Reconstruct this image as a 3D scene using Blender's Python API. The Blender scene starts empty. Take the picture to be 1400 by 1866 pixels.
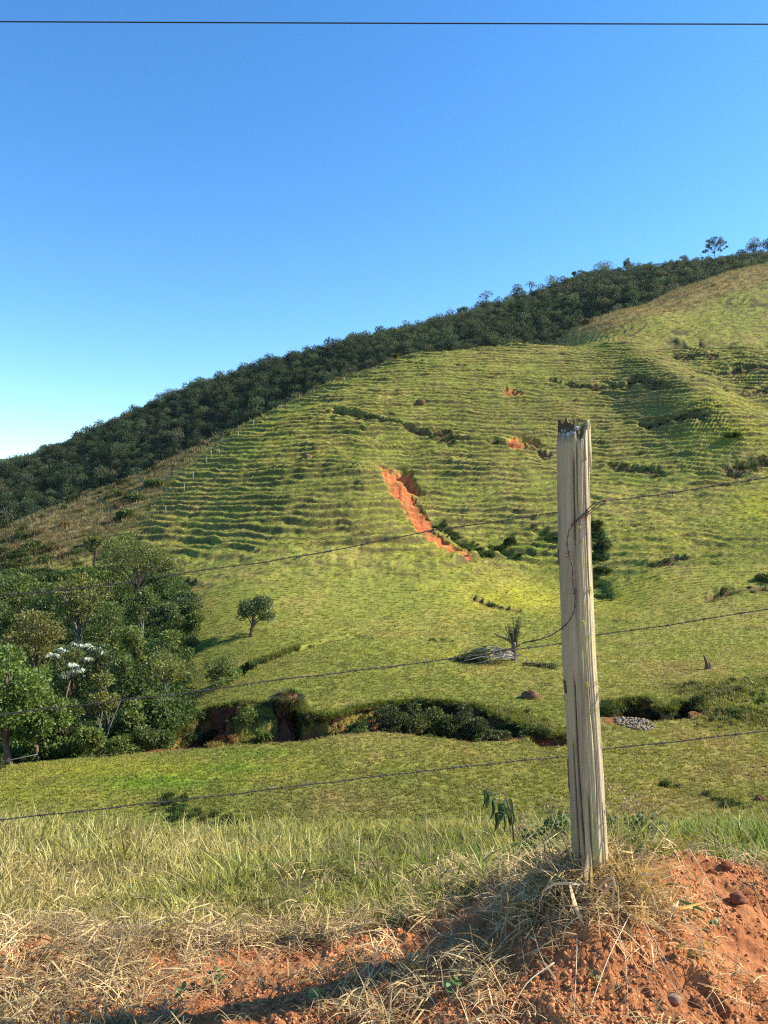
import bpy, math, random
import numpy as np
random.seed(7)
rng = np.random.default_rng(7)
S = bpy.context.scene
COL = S.collection
rad = math.radians

# ------------------------------------------------------------------ camera
cam_d = bpy.data.cameras.new('camera')
cam = bpy.data.objects.new('camera', cam_d)
COL.objects.link(cam)
cam.location = (0, 0, 0)
cam.rotation_euler = (rad(90), 0, 0)
cam_d.sensor_fit = 'VERTICAL'
cam_d.sensor_height = 24.0
F = 1347.0                                   # focal length in photo pixels
cam_d.lens = 24.0 * F / 1866.0
cam_d.clip_start = 0.05
cam_d.clip_end = 20000
S.camera = cam
S.render.resolution_x, S.render.resolution_y = 768, 1024

# ------------------------------------------------------------------ sky + sun
SUN_AZ, SUN_EL = rad(80), rad(33)            # azimuth clockwise from the view direction
W = bpy.data.worlds.new('World')
S.world = W
W.use_nodes = True
wn = W.node_tree
bg = wn.nodes['Background']
sky = wn.nodes.new('ShaderNodeTexSky')
sky.sky_type = 'NISHITA'
sky.sun_disc = False
sky.sun_elevation = SUN_EL
sky.sun_rotation = SUN_AZ
sky.altitude = 900
sky.air_density = 1.0
sky.dust_density = 0.15
sky.ozone_density = 2.5
hsv = wn.nodes.new('ShaderNodeHueSaturation')
hsv.inputs['Saturation'].default_value = 1.27
wn.links.new(sky.outputs[0], hsv.inputs['Color'])
wn.links.new(hsv.outputs[0], bg.inputs['Color'])
bg.inputs['Strength'].default_value = 0.14
sun_d = bpy.data.lights.new('sun', 'SUN')
sun_d.energy = 5.0
sun_d.angle = rad(0.53)
sun_d.color = (1.0, 0.92, 0.77)
sun = bpy.data.objects.new('sun', sun_d)
COL.objects.link(sun)
from mathutils import Vector
sv = Vector((math.sin(SUN_AZ) * math.cos(SUN_EL), math.cos(SUN_AZ) * math.cos(SUN_EL), math.sin(SUN_EL)))
sun.rotation_euler = sv.to_track_quat('Z', 'Y').to_euler()
sun.location = (30, 10, 40)
vs = S.view_settings
vs.view_transform = 'Standard'
vs.look = 'None'
vs.gamma = 1
vs.use_curve_mapping = False
vs.exposure = 1.05
S.cycles.use_denoising = False
S.cycles.filter_width = 1.15
S.cycles.max_bounces = 4
S.cycles.diffuse_bounces = 2
S.cycles.glossy_bounces = 1
S.cycles.transmission_bounces = 2
S.cycles.transparent_max_bounces = 4

# ------------------------------------------------------------------ numeric helpers
def P(u, v, D):
    """the world point seen at photo pixel (u, v) at distance D in front of the camera"""
    return np.array([(u - 700.0) / F * D, D, (933.0 - v) / F * D])

def sstep(a, b, x):
    t = np.clip((x - a) / (b - a), 0, 1)
    return t * t * (3 - 2 * t)

def _hash(ix, iy, seed):
    h = (ix.astype(np.int64) * 374761393 + iy.astype(np.int64) * 668265263 + seed * 144269504) & 0xffffffff
    h = ((h ^ (h >> 13)) * 1274126177) & 0xffffffff
    h = ((h ^ (h >> 16)) * 2246822519) & 0xffffffff
    h = h ^ (h >> 15)
    return (h & 0xffff).astype(np.float64) / 32767.5 - 1.0

def vn(x, y, seed=0):
    x = np.asarray(x, float); y = np.asarray(y, float)
    ix = np.floor(x); iy = np.floor(y)
    fx = x - ix; fy = y - iy
    fx = fx * fx * (3 - 2 * fx); fy = fy * fy * (3 - 2 * fy)
    a = _hash(ix, iy, seed); b = _hash(ix + 1, iy, seed)
    c = _hash(ix, iy + 1, seed); d = _hash(ix + 1, iy + 1, seed)
    return (a + (b - a) * fx) * (1 - fy) + (c + (d - c) * fx) * fy

def fbm(x, y, octv=4, seed=0, gain=0.5):
    s = 0; a = 1.0; t = 0
    for k in range(octv):
        ca, sa = math.cos(k * 0.7 + seed), math.sin(k * 0.7 + seed)
        s = s + a * vn((x * ca - y * sa) * 2 ** k, (x * sa + y * ca) * 2 ** k, seed + 17 * k)
        t += a; a *= gain
    return s / t

class TPS:
    def __init__(self, pts, reg=0.0, scale=1.0):
        pts = np.asarray(pts, float)
        self.s = scale
        self.p = pts[:, :2] / scale
        n = len(pts)
        K = self.k(self.p, self.p) + np.eye(n) * reg
        A = np.zeros((n + 3, n + 3))
        A[:n, :n] = K; A[:n, n] = 1; A[:n, n + 1:] = self.p
        A[n, :n] = 1; A[n + 1:, :n] = self.p.T
        b = np.zeros(n + 3); b[:n] = pts[:, 2]
        self.w = np.linalg.solve(A, b)
    def k(self, a, b):
        d2 = ((a[:, None, :] - b[None, :, :]) ** 2).sum(-1)
        return 0.5 * d2 * np.log(np.maximum(d2, 1e-12))
    def __call__(self, x, y):
        sh = np.shape(x)
        q = np.stack([np.ravel(x), np.ravel(y)], 1) / self.s
        out = np.empty(len(q)); n = len(self.p)
        for i in range(0, len(q), 40000):
            c = q[i:i + 40000]
            out[i:i + 40000] = self.k(c, self.p) @ self.w[:n] + self.w[n] + c @ self.w[n + 1:]
        return out.reshape(sh)

class Lattice:
    """smooth function sampled on a lattice and read back with cubic interpolation"""
    def __init__(self, f, x0, x1, y0, y1, st):
        self.x0, self.y0, self.st = x0, y0, st
        xs = np.arange(x0 - 2 * st, x1 + 3 * st, st); ys = np.arange(y0 - 2 * st, y1 + 3 * st, st)
        self.nx, self.ny = len(xs), len(ys)
        X, Y = np.meshgrid(xs, ys)
        self.g = f(X, Y)
    def __call__(self, x, y):
        fx = (np.asarray(x, float) - self.x0) / self.st + 2; fy = (np.asarray(y, float) - self.y0) / self.st + 2
        fx = np.clip(fx, 1.001, self.nx - 3.001); fy = np.clip(fy, 1.001, self.ny - 3.001)
        ix = fx.astype(int); iy = fy.astype(int); tx = fx - ix; ty = fy - iy
        def wts(t):
            return [-.5 * t + t * t - .5 * t ** 3, 1 - 2.5 * t * t + 1.5 * t ** 3, .5 * t + 2 * t * t - 1.5 * t ** 3, -.5 * t * t + .5 * t ** 3]
        wx, wy = wts(tx), wts(ty)
        s = 0
        for j in range(4):
            r = 0
            for i in range(4):
                r = r + wx[i] * self.g[iy + j - 1, ix + i - 1]
            s = s + wy[j] * r
        return s

def in_poly(x, y, poly):
    poly = np.asarray(poly, float)
    inside = np.zeros(np.shape(x), bool)
    j = len(poly) - 1
    for i in range(len(poly)):
        xi, yi = poly[i]; xj, yj = poly[j]
        if yi != yj:
            c = ((yi > y) != (yj > y)) & (x < (xj - xi) * (y - yi) / (yj - yi) + xi)
            inside ^= c
        j = i
    return inside

def seg_dist(x, y, line, closed=False, side=False):
    """distance to a polyline, position along it 0..1, optional signed side"""
    line = np.asarray(line, float)
    if closed: line = np.vstack([line, line[:1]])
    best = np.full(np.shape(x), 1e9); tt = np.zeros(np.shape(x)); sg = np.zeros(np.shape(x))
    L = np.hypot(*(line[1:] - line[:-1]).T); T = L.sum(); acc = 0
    for i in range(len(line) - 1):
        a, b = line[i], line[i + 1]
        d = b - a
        t = np.clip(((x - a[0]) * d[0] + (y - a[1]) * d[1]) / max(1e-9, d @ d), 0, 1)
        q = np.hypot(x - a[0] - t * d[0], y - a[1] - t * d[1])
        m = q < best
        best = np.where(m, q, best)
        tt = np.where(m, (acc + t * L[i]) / T, tt)
        sg = np.where(m, (x - a[0]) * d[1] - (y - a[1]) * d[0], sg)
        acc += L[i]
    return best, tt, sg

# ------------------------------------------------------------------ mesh helpers
def new_mesh(name, verts, faces, mats=(), smooth=False, attrs=None, face_mat=None):
    """verts (n,3); faces (m,3) or (m,4) array, or a list of such arrays"""
    if isinstance(faces, np.ndarray): faces = [faces]
    me = bpy.data.meshes.new(name)
    verts = np.asarray(verts, np.float32)
    me.vertices.add(len(verts)); me.vertices.foreach_set('co', verts.ravel())
    idx = np.concatenate([f.ravel() for f in faces]) if faces else np.zeros(0, int)
    tot = np.concatenate([np.full(len(f), f.shape[1]) for f in faces]) if faces else np.zeros(0, int)
    if len(idx):
        me.loops.add(len(idx)); me.loops.foreach_set('vertex_index', idx.astype(np.int32))
        me.polygons.add(len(tot))
        st = np.concatenate([[0], np.cumsum(tot)[:-1]])
        me.polygons.foreach_set('loop_start', st.astype(np.int32))
        me.polygons.foreach_set('loop_total', tot.astype(np.int32))
        if smooth: me.polygons.foreach_set('use_smooth', np.ones(len(tot), bool))
        if face_mat is not None: me.polygons.foreach_set('material_index', np.asarray(face_mat, np.int32))
    for m in mats: me.materials.append(m)
    for k, a in (attrs or {}).items():
        a = np.asarray(a)
        if a.dtype.kind == 'i':
            at = me.attributes.new(k, 'INT', 'POINT'); at.data.foreach_set('value', a.astype(np.int32))
        elif a.ndim == 1:
            at = me.attributes.new(k, 'FLOAT', 'POINT'); at.data.foreach_set('value', a.astype(np.float32))
        elif a.shape[1] == 3 and k in ('tint', 'tintl'):
            at = me.attributes.new(k, 'FLOAT_COLOR', 'POINT')
            at.data.foreach_set('color', np.hstack([a, np.ones((len(a), 1))]).astype(np.float32).ravel())
        else:
            at = me.attributes.new(k, 'FLOAT_VECTOR', 'POINT'); at.data.foreach_set('vector', a.astype(np.float32).ravel())
    me.update(); me.validate(verbose=False)
    return me

def link(name, me, parent=None, loc=None, rot=None, **props):
    o = bpy.data.objects.new(name, me)
    COL.objects.link(o)
    if parent is not None: o.parent = parent
    if loc is not None: o.location = loc
    if rot is not None: o.rotation_euler = rot
    for k, a in props.items(): o[k] = a
    return o

def empty(name, loc, label, cat, group=None, rz=0.0):
    o = bpy.data.objects.new(name, None)
    o.empty_display_size = 0.3
    COL.objects.link(o)
    o.location = loc; o.rotation_euler = (0, 0, rz)
    o['label'] = label; o['category'] = cat
    if group: o['group'] = group
    return o

def quads(nr, nc, off=0, wrap=False):
    i = np.arange(nr - 1)[:, None] * nc
    j = np.arange(nc if wrap else nc - 1)[None, :]
    k = (j + 1) % nc
    return (np.stack([i + j, i + k, i + nc + k, i + nc + j], -1).reshape(-1, 4) + off).astype(np.int64)

class Bag:
    """collects pieces of geometry for ONE part"""
    def __init__(s): s.v = []; s.q = []; s.t = []; s.n = 0; s.c = []
    def add(s, v, q=None, t=None, col=None):
        v = np.asarray(v, float)
        if q is not None and len(q): s.q.append(np.asarray(q) + s.n)
        if t is not None and len(t): s.t.append(np.asarray(t) + s.n)
        s.v.append(v); s.n += len(v)
        if col is not None:
            c = np.asarray(col, float)
            s.c.append(np.broadcast_to(c, (len(v), 3)) if c.ndim == 1 else c)
    def tube(s, pts, radii, n=6, col=None, tip=True):
        pts = np.asarray(pts, float); m = len(pts)
        radii = np.broadcast_to(np.asarray(radii, float), (m,))
        d = np.gradient(pts, axis=0); d /= np.linalg.norm(d, axis=1)[:, None] + 1e-9
        ref = np.array([0.31, 0.17, 0.93]) if abs(d[:, 2]).mean() < 0.8 else np.array([0.9, 0.3, 0.1])
        a = np.cross(d, ref); a /= np.linalg.norm(a, axis=1)[:, None] + 1e-9
        b = np.cross(d, a)
        th = np.arange(n) / n * 2 * math.pi
        v = pts[:, None, :] + radii[:, None, None] * (np.cos(th)[None, :, None] * a[:, None, :] + np.sin(th)[None, :, None] * b[:, None, :])
        t = []
        V = v.reshape(-1, 3)
        V = np.vstack([V, pts[:1], pts[-1:]])
        k = m * n
        for j in range(n):
            t.append((k, (j + 1) % n, j)); t.append((k + 1, (m - 1) * n + j, (m - 1) * n + (j + 1) % n))
        s.add(V, quads(m, n, wrap=True), np.array(t), col)
    def mesh(s, name, mats=(), smooth=True):
        f = []
        if s.q: f.append(np.concatenate(s.q))
        if s.t: f.append(np.concatenate(s.t))
        at = {'tint': np.concatenate(s.c)} if s.c and sum(map(len, s.c)) == s.n else None
        return new_mesh(name, np.concatenate(s.v), f, mats, smooth, at)

# ------------------------------------------------------------------ materials
def mat(name):
    m = bpy.data.materials.new(name); m.use_nodes = True
    nt = m.node_tree; nt.nodes.clear()
    out = nt.nodes.new('ShaderNodeOutputMaterial')
    return m, nt, out

def N(nt, t, **kw):
    n = nt.nodes.new(t)
    for k, a in kw.items():
        if k in n.inputs.keys() if hasattr(n.inputs, 'keys') else False: n.inputs[k].default_value = a
        else: setattr(n, k, a)
    return n

def mix_rgb(nt, fac, a, b, blend='MIX'):
    n = nt.nodes.new('ShaderNodeMix'); n.data_type = 'RGBA'; n.blend_type = blend
    for sock, val in ((n.inputs[0], fac), (n.inputs[6], a), (n.inputs[7], b)):
        if isinstance(val, (int, float)): sock.default_value = val
        elif isinstance(val, (tuple, list)): sock.default_value = (*val[:3], 1)
        else: nt.links.new(val, sock)
    return n.outputs[2]

def maprange(nt, val, a, b, c=0.0, d=1.0):
    n = nt.nodes.new('ShaderNodeMapRange')
    nt.links.new(val, n.inputs[0])
    for i, x in enumerate((a, b, c, d)): n.inputs[i + 1].default_value = x
    return n.outputs[0]

def noise(nt, scale, detail=4, rough=0.55, vec=None, dist=0.0):
    n = nt.nodes.new('ShaderNodeTexNoise')
    n.inputs['Scale'].default_value = scale; n.inputs['Detail'].default_value = detail
    n.inputs['Roughness'].default_value = rough; n.inputs['Distortion'].default_value = dist
    if vec is not None: nt.links.new(vec, n.inputs['Vector'])
    return n.outputs[0]

def geo_pos(nt, scale=None):
    g = nt.nodes.new('ShaderNodeNewGeometry').outputs['Position']
    if scale is None: return g
    m = nt.nodes.new('ShaderNodeMapping'); m.inputs['Scale'].default_value = scale
    nt.links.new(g, m.inputs[0]); return m.outputs[0]

def attr(nt, name, typ='GEOMETRY'):
    n = nt.nodes.new('ShaderNodeAttribute'); n.attribute_name = name; n.attribute_type = typ
    return n

def bump(nt, h, dist, strength=1.0):
    b = nt.nodes.new('ShaderNodeBump')
    b.inputs['Distance'].default_value = dist; b.inputs['Strength'].default_value = strength
    nt.links.new(h, b.inputs['Height']); return b.outputs[0]

def principled(nt, out, col, rough=0.8, spec=0.3, normal=None):
    p = nt.nodes.new('ShaderNodeBsdfPrincipled')
    if isinstance(col, tuple): p.inputs['Base Color'].default_value = (*col, 1)
    else: nt.links.new(col, p.inputs['Base Color'])
    if isinstance(rough, (int, float)): p.inputs['Roughness'].default_value = rough
    else: nt.links.new(rough, p.inputs['Roughness'])
    p.inputs['Specular IOR Level'].default_value = spec
    if normal is not None: nt.links.new(normal, p.inputs['Normal'])
    if out is not None: nt.links.new(p.outputs[0], out.inputs['Surface'])
    return p

def mat_terrain(name, n1, n2, bdist, bscale):
    """ground colour comes from the mesh's 'tint' attribute, broken up by two noises"""
    m, nt, out = mat(name)
    t = attr(nt, 'tint').outputs['Color']
    pos = geo_pos(nt)
    a = noise(nt, n1, 5, 0.7, pos); b = noise(nt, n2, 3, 0.6, pos)
    c = mix_rgb(nt, maprange(nt, a, 0.3, 0.7), mix_rgb(nt, 1.0, t, (0.55, 0.58, 0.5), 'MULTIPLY'), mix_rgb(nt, 1.0, t, (1.42, 1.38, 1.3), 'MULTIPLY'))
    c = mix_rgb(nt, maprange(nt, b, 0.25, 0.75, 0.0, 0.6), c, mix_rgb(nt, 1.0, c, (1.3, 1.12, 0.85), 'MULTIPLY'))
    principled(nt, out, c, 0.95, 0.1, bump(nt, noise(nt, bscale, 5, 0.75, pos), bdist))
    return m

def mat_leaf(name, kind='GEOMETRY', transl=0.35, rough=0.55, spec=0.35, vary=0.35, inst=False):
    m, nt, out = mat(name)
    c = attr(nt, 'tint', 'GEOMETRY').outputs['Color']
    if inst:
        c = mix_rgb(nt, 1.0, attr(nt, 'tintl').outputs['Color'], attr(nt, 'tint', 'INSTANCER').outputs['Color'], 'MULTIPLY')
    g = nt.nodes.new('ShaderNodeNewGeometry')
    r = maprange(nt, g.outputs['Random Per Island'], 0, 1, 1 - vary, 1 + vary)
    sc = nt.nodes.new('ShaderNodeVectorMath'); sc.operation = 'SCALE'
    nt.links.new(c, sc.inputs[0]); nt.links.new(r, sc.inputs['Scale'])
    c = sc.outputs[0]
    p = principled(nt, None, c, rough, spec * (0.5 if inst else 1))
    tr = nt.nodes.new('ShaderNodeBsdfTranslucent')
    tc = mix_rgb(nt, 1.0, c, (1.5, 1.45, 0.75), 'MULTIPLY')
    nt.links.new(tc, tr.inputs[0])
    mx = nt.nodes.new('ShaderNodeMixShader'); mx.inputs[0].default_value = transl
    nt.links.new(p.outputs[0], mx.inputs[1]); nt.links.new(tr.outputs[0], mx.inputs[2])
    nt.links.new(mx.outputs[0], out.inputs['Surface'])
    return m

def mat_plain(name, col, rough=0.8, spec=0.3, vary=0.25, nscale=8, bumpd=0.01, bscale=40, metallic=0):
    m, nt, out = mat(name)
    pos = geo_pos(nt)
    a = noise(nt, nscale, 5, 0.65, pos)
    c = mix_rgb(nt, maprange(nt, a, 0.3, 0.7), tuple(x * (1 - vary) for x in col), tuple(min(1, x * (1 + vary)) for x in col))
    p = principled(nt, out, c, rough, spec, bump(nt, noise(nt, bscale, 4, 0.6, pos), bumpd))
    p.inputs['Metallic'].default_value = metallic
    return m

# ------------------------------------------------------------------ scatter (geometry nodes, for uncountable stuff)
def scatter(name, protos, pos, rot, scl, tint, which, material, parent=None, **props):
    """protos: list of (verts, faces, tintl); pos (n,3); rot (n,3) euler; scl (n,) or (n,3); kind (n,) int"""
    vs_, fs, pk, tl = [], [], [], []; off = 0
    for k, (v, f, c) in enumerate(protos):
        vs_.append(v); fs += [g + off for g in (f if isinstance(f, list) else [f])]; pk.append(np.full(len(v), k)); tl.append(np.broadcast_to(c, (len(v), 3))); off += len(v)
    n = len(pos); npv = off
    V = np.concatenate(vs_ + [pos]); PK = np.concatenate(pk + [100 + np.asarray(which)]).astype(int)
    scl = np.asarray(scl, float); scl = np.repeat(scl[:, None], 3, 1) if scl.ndim == 1 else scl
    z = np.zeros((npv, 3))
    me = new_mesh(name, V, fs, [material], False, {
        'pk': PK, 'rot': np.vstack([z, rot]), 'scl': np.vstack([z, scl]),
        'tint': np.vstack([z + 1, tint]), 'tintl': np.vstack([np.concatenate(tl), np.ones((n, 3))])})
    o = link(name, me, parent, **props)
    ng = bpy.data.node_groups.new(name + '_scatter', 'GeometryNodeTree')
    ng.interface.new_socket('Geometry', in_out='INPUT', socket_type='NodeSocketGeometry')
    ng.interface.new_socket('Geometry', in_out='OUTPUT', socket_type='NodeSocketGeometry')
    A = ng.nodes.new; Lk = ng.links.new
    gi = A('NodeGroupInput'); go = A('NodeGroupOutput')
    join = A('GeometryNodeJoinGeometry')
    def named(nm, ty):
        x = A('GeometryNodeInputNamedAttribute'); x.data_type = ty; x.inputs[0].default_value = nm
        return next(s for s in x.outputs if s.enabled)
    pkn = named('pk', 'INT'); rn = named('rot', 'FLOAT_VECTOR'); sn = named('scl', 'FLOAT_VECTOR')
    e2r = A('FunctionNodeEulerToRotation'); Lk(rn, e2r.inputs[0])
    def sel(k):
        c = A('FunctionNodeCompare'); c.data_type = 'INT'; c.operation = 'EQUAL'
        i = [s for s in c.inputs if s.enabled]
        Lk(pkn, i[0]); i[1].default_value = k
        s = A('GeometryNodeSeparateGeometry'); s.domain = 'POINT'
        Lk(gi.outputs[0], s.inputs['Geometry']); Lk(c.outputs[0], s.inputs['Selection'])
        return s.outputs[0]
    for k in range(len(protos)):
        iop = A('GeometryNodeInstanceOnPoints')
        Lk(sel(100 + k), iop.inputs['Points']); Lk(sel(k), iop.inputs['Instance'])
        Lk(e2r.outputs[0], iop.inputs['Rotation']); Lk(sn, iop.inputs['Scale'])
        Lk(iop.outputs[0], join.inputs[0])
    Lk(join.outputs[0], go.inputs[0])
    md = o.modifiers.new('scatter', 'NODES'); md.node_group = ng
    return o

# ------------------------------------------------------------------ the lie of the land: valley and main hill
def pts(rows): return [tuple(P(*r)) for r in rows]
ctrl = pts([
 # valley floor
 (-350,1500,28.5),(-50,1500,28.5),(350,1500,28.5),(700,1500,28.5),(1050,1500,28.5),(1400,1500,28.5),(1800,1500,28.5),
 (-50,1420,33.5),(250,1420,33.2),(600,1410,33.6),(1000,1410,33.6),(1400,1400,34),(1800,1400,34),
 (0,1374,37),(180,1374,37),(340,1374,37),(480,1368,37),(590,1348,37.8),(690,1338,38.6),(770,1349,38),(850,1363,37),(930,1358,37.6),(1000,1352,38.5),(1150,1338,39.6),(1300,1325,40.6),(1400,1320,41),(1700,1310,41.5),
 (380,1268,46.2),(460,1270,46),(560,1290,45),(620,1290,45),(760,1270,47),(860,1282,46),(960,1290,45.5),(1060,1290,45),(1200,1272,46.5),(1340,1262,47.5),(1600,1250,49),
 (470,1236,50.5),(560,1212,55),(650,1196,59),(760,1188,61),(900,1205,59.5),(1050,1200,60),(1200,1205,59),(1400,1205,58),(1700,1200,59),
 (480,1190,62),(560,1172,66),(650,1160,70),(760,1158,71),(900,1150,73),(1100,1150,73),(1250,1145,73),(1400,1140,74),(1750,1130,75),
 (455,1163,67),(420,1150,69),(400,1200,60),
 # foot of the hill
 (400,1100,78),(520,1100,82),(700,1100,84),(900,1100,84),(1100,1090,85),(1250,1080,86),(1400,1070,88),(1750,1060,88),
 (400,1050,86),(550,1040,91),(750,1040,92),(920,1050,92),(1080,1030,96),(1250,1010,99),(1400,1000,101),(1750,980,103),
 # slope
 (330,1000,97),(450,990,99),(600,980,101),(760,980,102),(900,985,104),(1000,975,107),(1150,950,112),(1300,930,116),(1400,915,119),(1750,890,120),
 (300,950,108),(450,930,110),(600,920,111),(760,915,113),(900,910,119),(1020,905,122),(1150,895,124),(1300,880,127),(1450,865,129),(1750,840,130),
 (330,890,121),(450,870,122),(600,860,123),(760,850,125),(900,845,129),(1050,850,132),(1200,840,134),(1320,825,134),(1450,815,138),(1750,790,140),
 (450,810,134),(600,800,136),(760,790,138),(900,790,141),(1050,790,145),(1200,775,148),(1280,755,145),(1450,745,158),(1750,710,165),
 (560,745,149),(700,735,152),(850,730,156),(1000,730,160),(1150,720,164),(1230,710,161),(1400,685,178),(1700,650,188),
 (700,680,168),(850,675,172),(1000,670,178),(1150,655,186),(1400,620,206),(1700,590,215),
 (750,647,180),(850,636,189),(930,632,193),(1000,629,197),
 (1100,603,213),(1240,571,233),(1400,521,262),(1600,470,280),
 # tan shoulder behind
 (1010,622,232),(1100,588,252),(1200,546,280),(1300,515,302),(1400,489,322),(1550,450,345),(1750,400,360),
 # left limb (brown slope), outline against the forest
 (650,684,172),(600,703,166),(500,748,156),(400,796,146),(300,843,139),(200,888,131),(100,928,124),(0,966,118),(-150,1025,112),(-400,1110,105),
 (400,830,134),(300,890,125),(200,940,118),(100,970,114),(0,1005,109),(-150,1060,103),(-400,1130,97),
 (200,1000,104),(100,1020,101),(0,1045,97),(-200,1090,94),
]) + [
 # wooded hollow on the left (hidden ground)
 (-30,38,-14.2),(-22,42,-14.8),(-15,43,-15.0),(-28,50,-15.2),(-19,52,-15.3),(-33,65,-14),(-25,64,-14.2),(-18,62,-13.6),(-36,80,-11.5),(-27,80,-11.5),(-22,74,-12.2),(-60,60,-14),(-70,85,-11),
 (-14.5,52,-13.3),
 # ground behind the crests
]
def back(u, v, D, d1, z1, d2, z2):
    p = P(u, v, D); s = (u - 700.0) / F
    return [(s * (D + d1), D + d1, p[2] - z1), (s * (D + d2), D + d2, p[2] - z2)]
for r in [(-400,1110,105),(-150,1025,112),(0,966,118),(100,928,124),(200,888,131),(300,843,139),(400,796,146),(500,748,156),(600,703,166),(680,668,175),(750,647,180),(850,636,189),(930,632,193),(985,629,196)]:
    ctrl += back(*r, 18, 4.5, 60, 30)
for r in [(1010,622,232),(1100,588,252),(1200,546,280),(1300,515,302),(1400,489,322),(1550,450,345),(1750,400,360)]:
    ctrl += back(*r, 25, 4, 90, 30)
_tps = TPS(ctrl, reg=0.02, scale=50.0)
BASE = Lattice(_tps, -150, 290, 20, 470, 2.0)

def cast(u, v, D0=26.0, D1=440.0, f=None):
    f = f or BASE
    D = np.arange(D0, D1, 0.25)
    x = (u - 700.0) / F * D
    z = (933.0 - v) / F * D
    g = f(x, D)
    k = np.argmax(g >= z)
    if g[k] < z[k]: return None
    if k > 0:
        a, b = (z - g)[k - 1], (g - z)[k]
        d = D[k - 1] + 0.25 * a / max(1e-9, a + b)
    else: d = D[0]
    return np.array([(u - 700.0) / F * d, d])

def castline(l): return np.array([c for c in (cast(u, v) for u, v in l) if c is not None])
def pl(l): return np.array([P(u, 0, D)[:2] for u, D in l])

# gullies: far rim in plan, near rim in plan, depth
G1_far = pl([(255,40.2),(300,41.5),(330,43.5),(372,45.6),(430,45.2),(470,44.9),(505,44.6),(520,47.0),(541,46.0),(556,43.0),(596,42.2),(622,42.6),(645,44.0),(700,45.4),(760,46.0),(820,45.8),(880,44.8),(915,42.4),(950,41.0),(985,40.2)])
G1_near = pl([(985,39.4),(930,38.4),(860,38.0),(770,38.9),(690,39.5),(620,38.9),(560,38.0),(470,37.8),(350,37.8),(260,38.4)])
G2_far = castline([(1098,1306),(1112,1290),(1140,1279),(1180,1277),(1214,1296),(1222,1298),(1240,1282),(1275,1290),(1282,1300)])
G2_near = castline([(1290,1306),(1260,1311),(1215,1314),(1160,1319),(1110,1322),(1095,1318)])
G3_far = castline([(968,1338),(985,1342),(1010,1341),(1040,1342),(1062,1338)])
G3_near = castline([(1062,1350),(1020,1362),(985,1362),(965,1348)])
G4_far = castline([(436,1229),(452,1212),(475,1203),(500,1196),(530,1186),(560,1178),(600,1170),(640,1163),(680,1166)])
G4_near = castline([(682,1170),(640,1168),(600,1175.5),(560,1184),(530,1192),(500,1202),(475,1210),(455,1220),(442,1233)])
G5_far = castline([(776,1168),(800,1166),(830,1168)])
G5_near = castline([(830,1172),(800,1173),(776,1171)])
GUL = [(G1_far, G1_near, 4.0), (G2_far, G2_near, 1.7), (G3_far, G3_near, 0.7), (G4_far, G4_near, 1.3), (G5_far, G5_near, 0.4)]

# torn steps (dark scarps) across the slope, drawn along their upper lip: points, drop, width
STEPS = [
 ([(596,744),(640,760),(712,776),(770,787),(835,798),(880,802),(925,810),(980,822),(1040,836)], 0.9, 0.9),
 ([(608,750),(630,757),(660,764),(712,774)], 1.5, 2.2),
 ([(740,778),(770,785),(800,790),(835,796)], 1.2, 2.2),
 ([(880,800),(905,803),(930,808)], 1.2, 2.0),
 ([(980,822),(1005,828)], 1.0, 1.8),
 ([(990,688),(1030,695),(1080,698),(1150,697)], 1.5, 2.6),
 ([(1155,690),(1180,700),(1210,716),(1240,722)], 1.6, 2.8),
 ([(1160,768),(1200,770),(1240,768),(1300,772)], 1.5, 2.4),
 ([(1100,842),(1130,846),(1170,852),(1215,858)], 1.2, 2.2),
 ([(822,664),(848,664)], 1.0, 1.6),
 ([(1190,640),(1240,636),(1310,642)], 1.2, 2.4),
 ([(1290,665),(1340,662),(1410,668)], 1.6, 3.0),
 ([(1240,690),(1300,700),(1400,696)], 1.3, 2.6),
 ([(1310,860),(1350,850),(1400,846)], 1.0, 2.0),
 ([(240,1035),(330,1042),(372,1052)], 0.9, 1.8),
 ([(860,1085),(900,1100),(960,1110)], 0.5, 1.2),
 ([(1260,1085),(1330,1070),(1410,1066)], 0.9, 1.6),
 ([(1170,1020),(1230,1010),(1260,1012)], 0.6, 1.3),
]
STEPS = [(castline(l), d, w) for l, d, w in STEPS]
SCAR_UV = [[(694,849),(722,849),(738,868),(748,884),(752,905),(772,922),(790,940),(798,964),(826,978),(848,984),(856,1004),(838,1005),(812,997),(786,976),(768,962),(750,936),(733,916),(716,896),(702,872)],
           [(930,806),(947,800),(951,815),(936,822)], [(918,714),(934,714),(940,722),(922,722)], [(274,1060),(300,1062),(308,1080),(290,1104),(272,1090)]]
SCAR = [castline(p) for p in SCAR_UV]
HOLLOWS = [(castline([(732,848),(744,862),(756,880)]), 1.7, 4.0), (castline([(956,800),(966,803),(975,812)]), 1.8, 4.2), (castline([(936,714),(944,720)]), 1.2, 1.2),
           (castline([(800,935),(840,962),(880,985)]), 1.8, 1.5), (castline([(905,978),(930,984)]), 1.5, 2.0), (castline([(990,960),(1010,972)]), 1.5, 1.5),
           (castline([(1078,962),(1090,985),(1086,1000)]), 1.8, 2.6), (castline([(1085,1035),(1100,1050)]), 1.8, 1.4),
           (castline([(1150,712),(1165,716)]), 1.5, 1.0)]
TUSSOCK = [castline([(870,1290),(960,1345),(1010,1330),(960,1300)]), castline([(1230,1250),(1410,1235),(1410,1325),(1290,1318)])]

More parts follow.
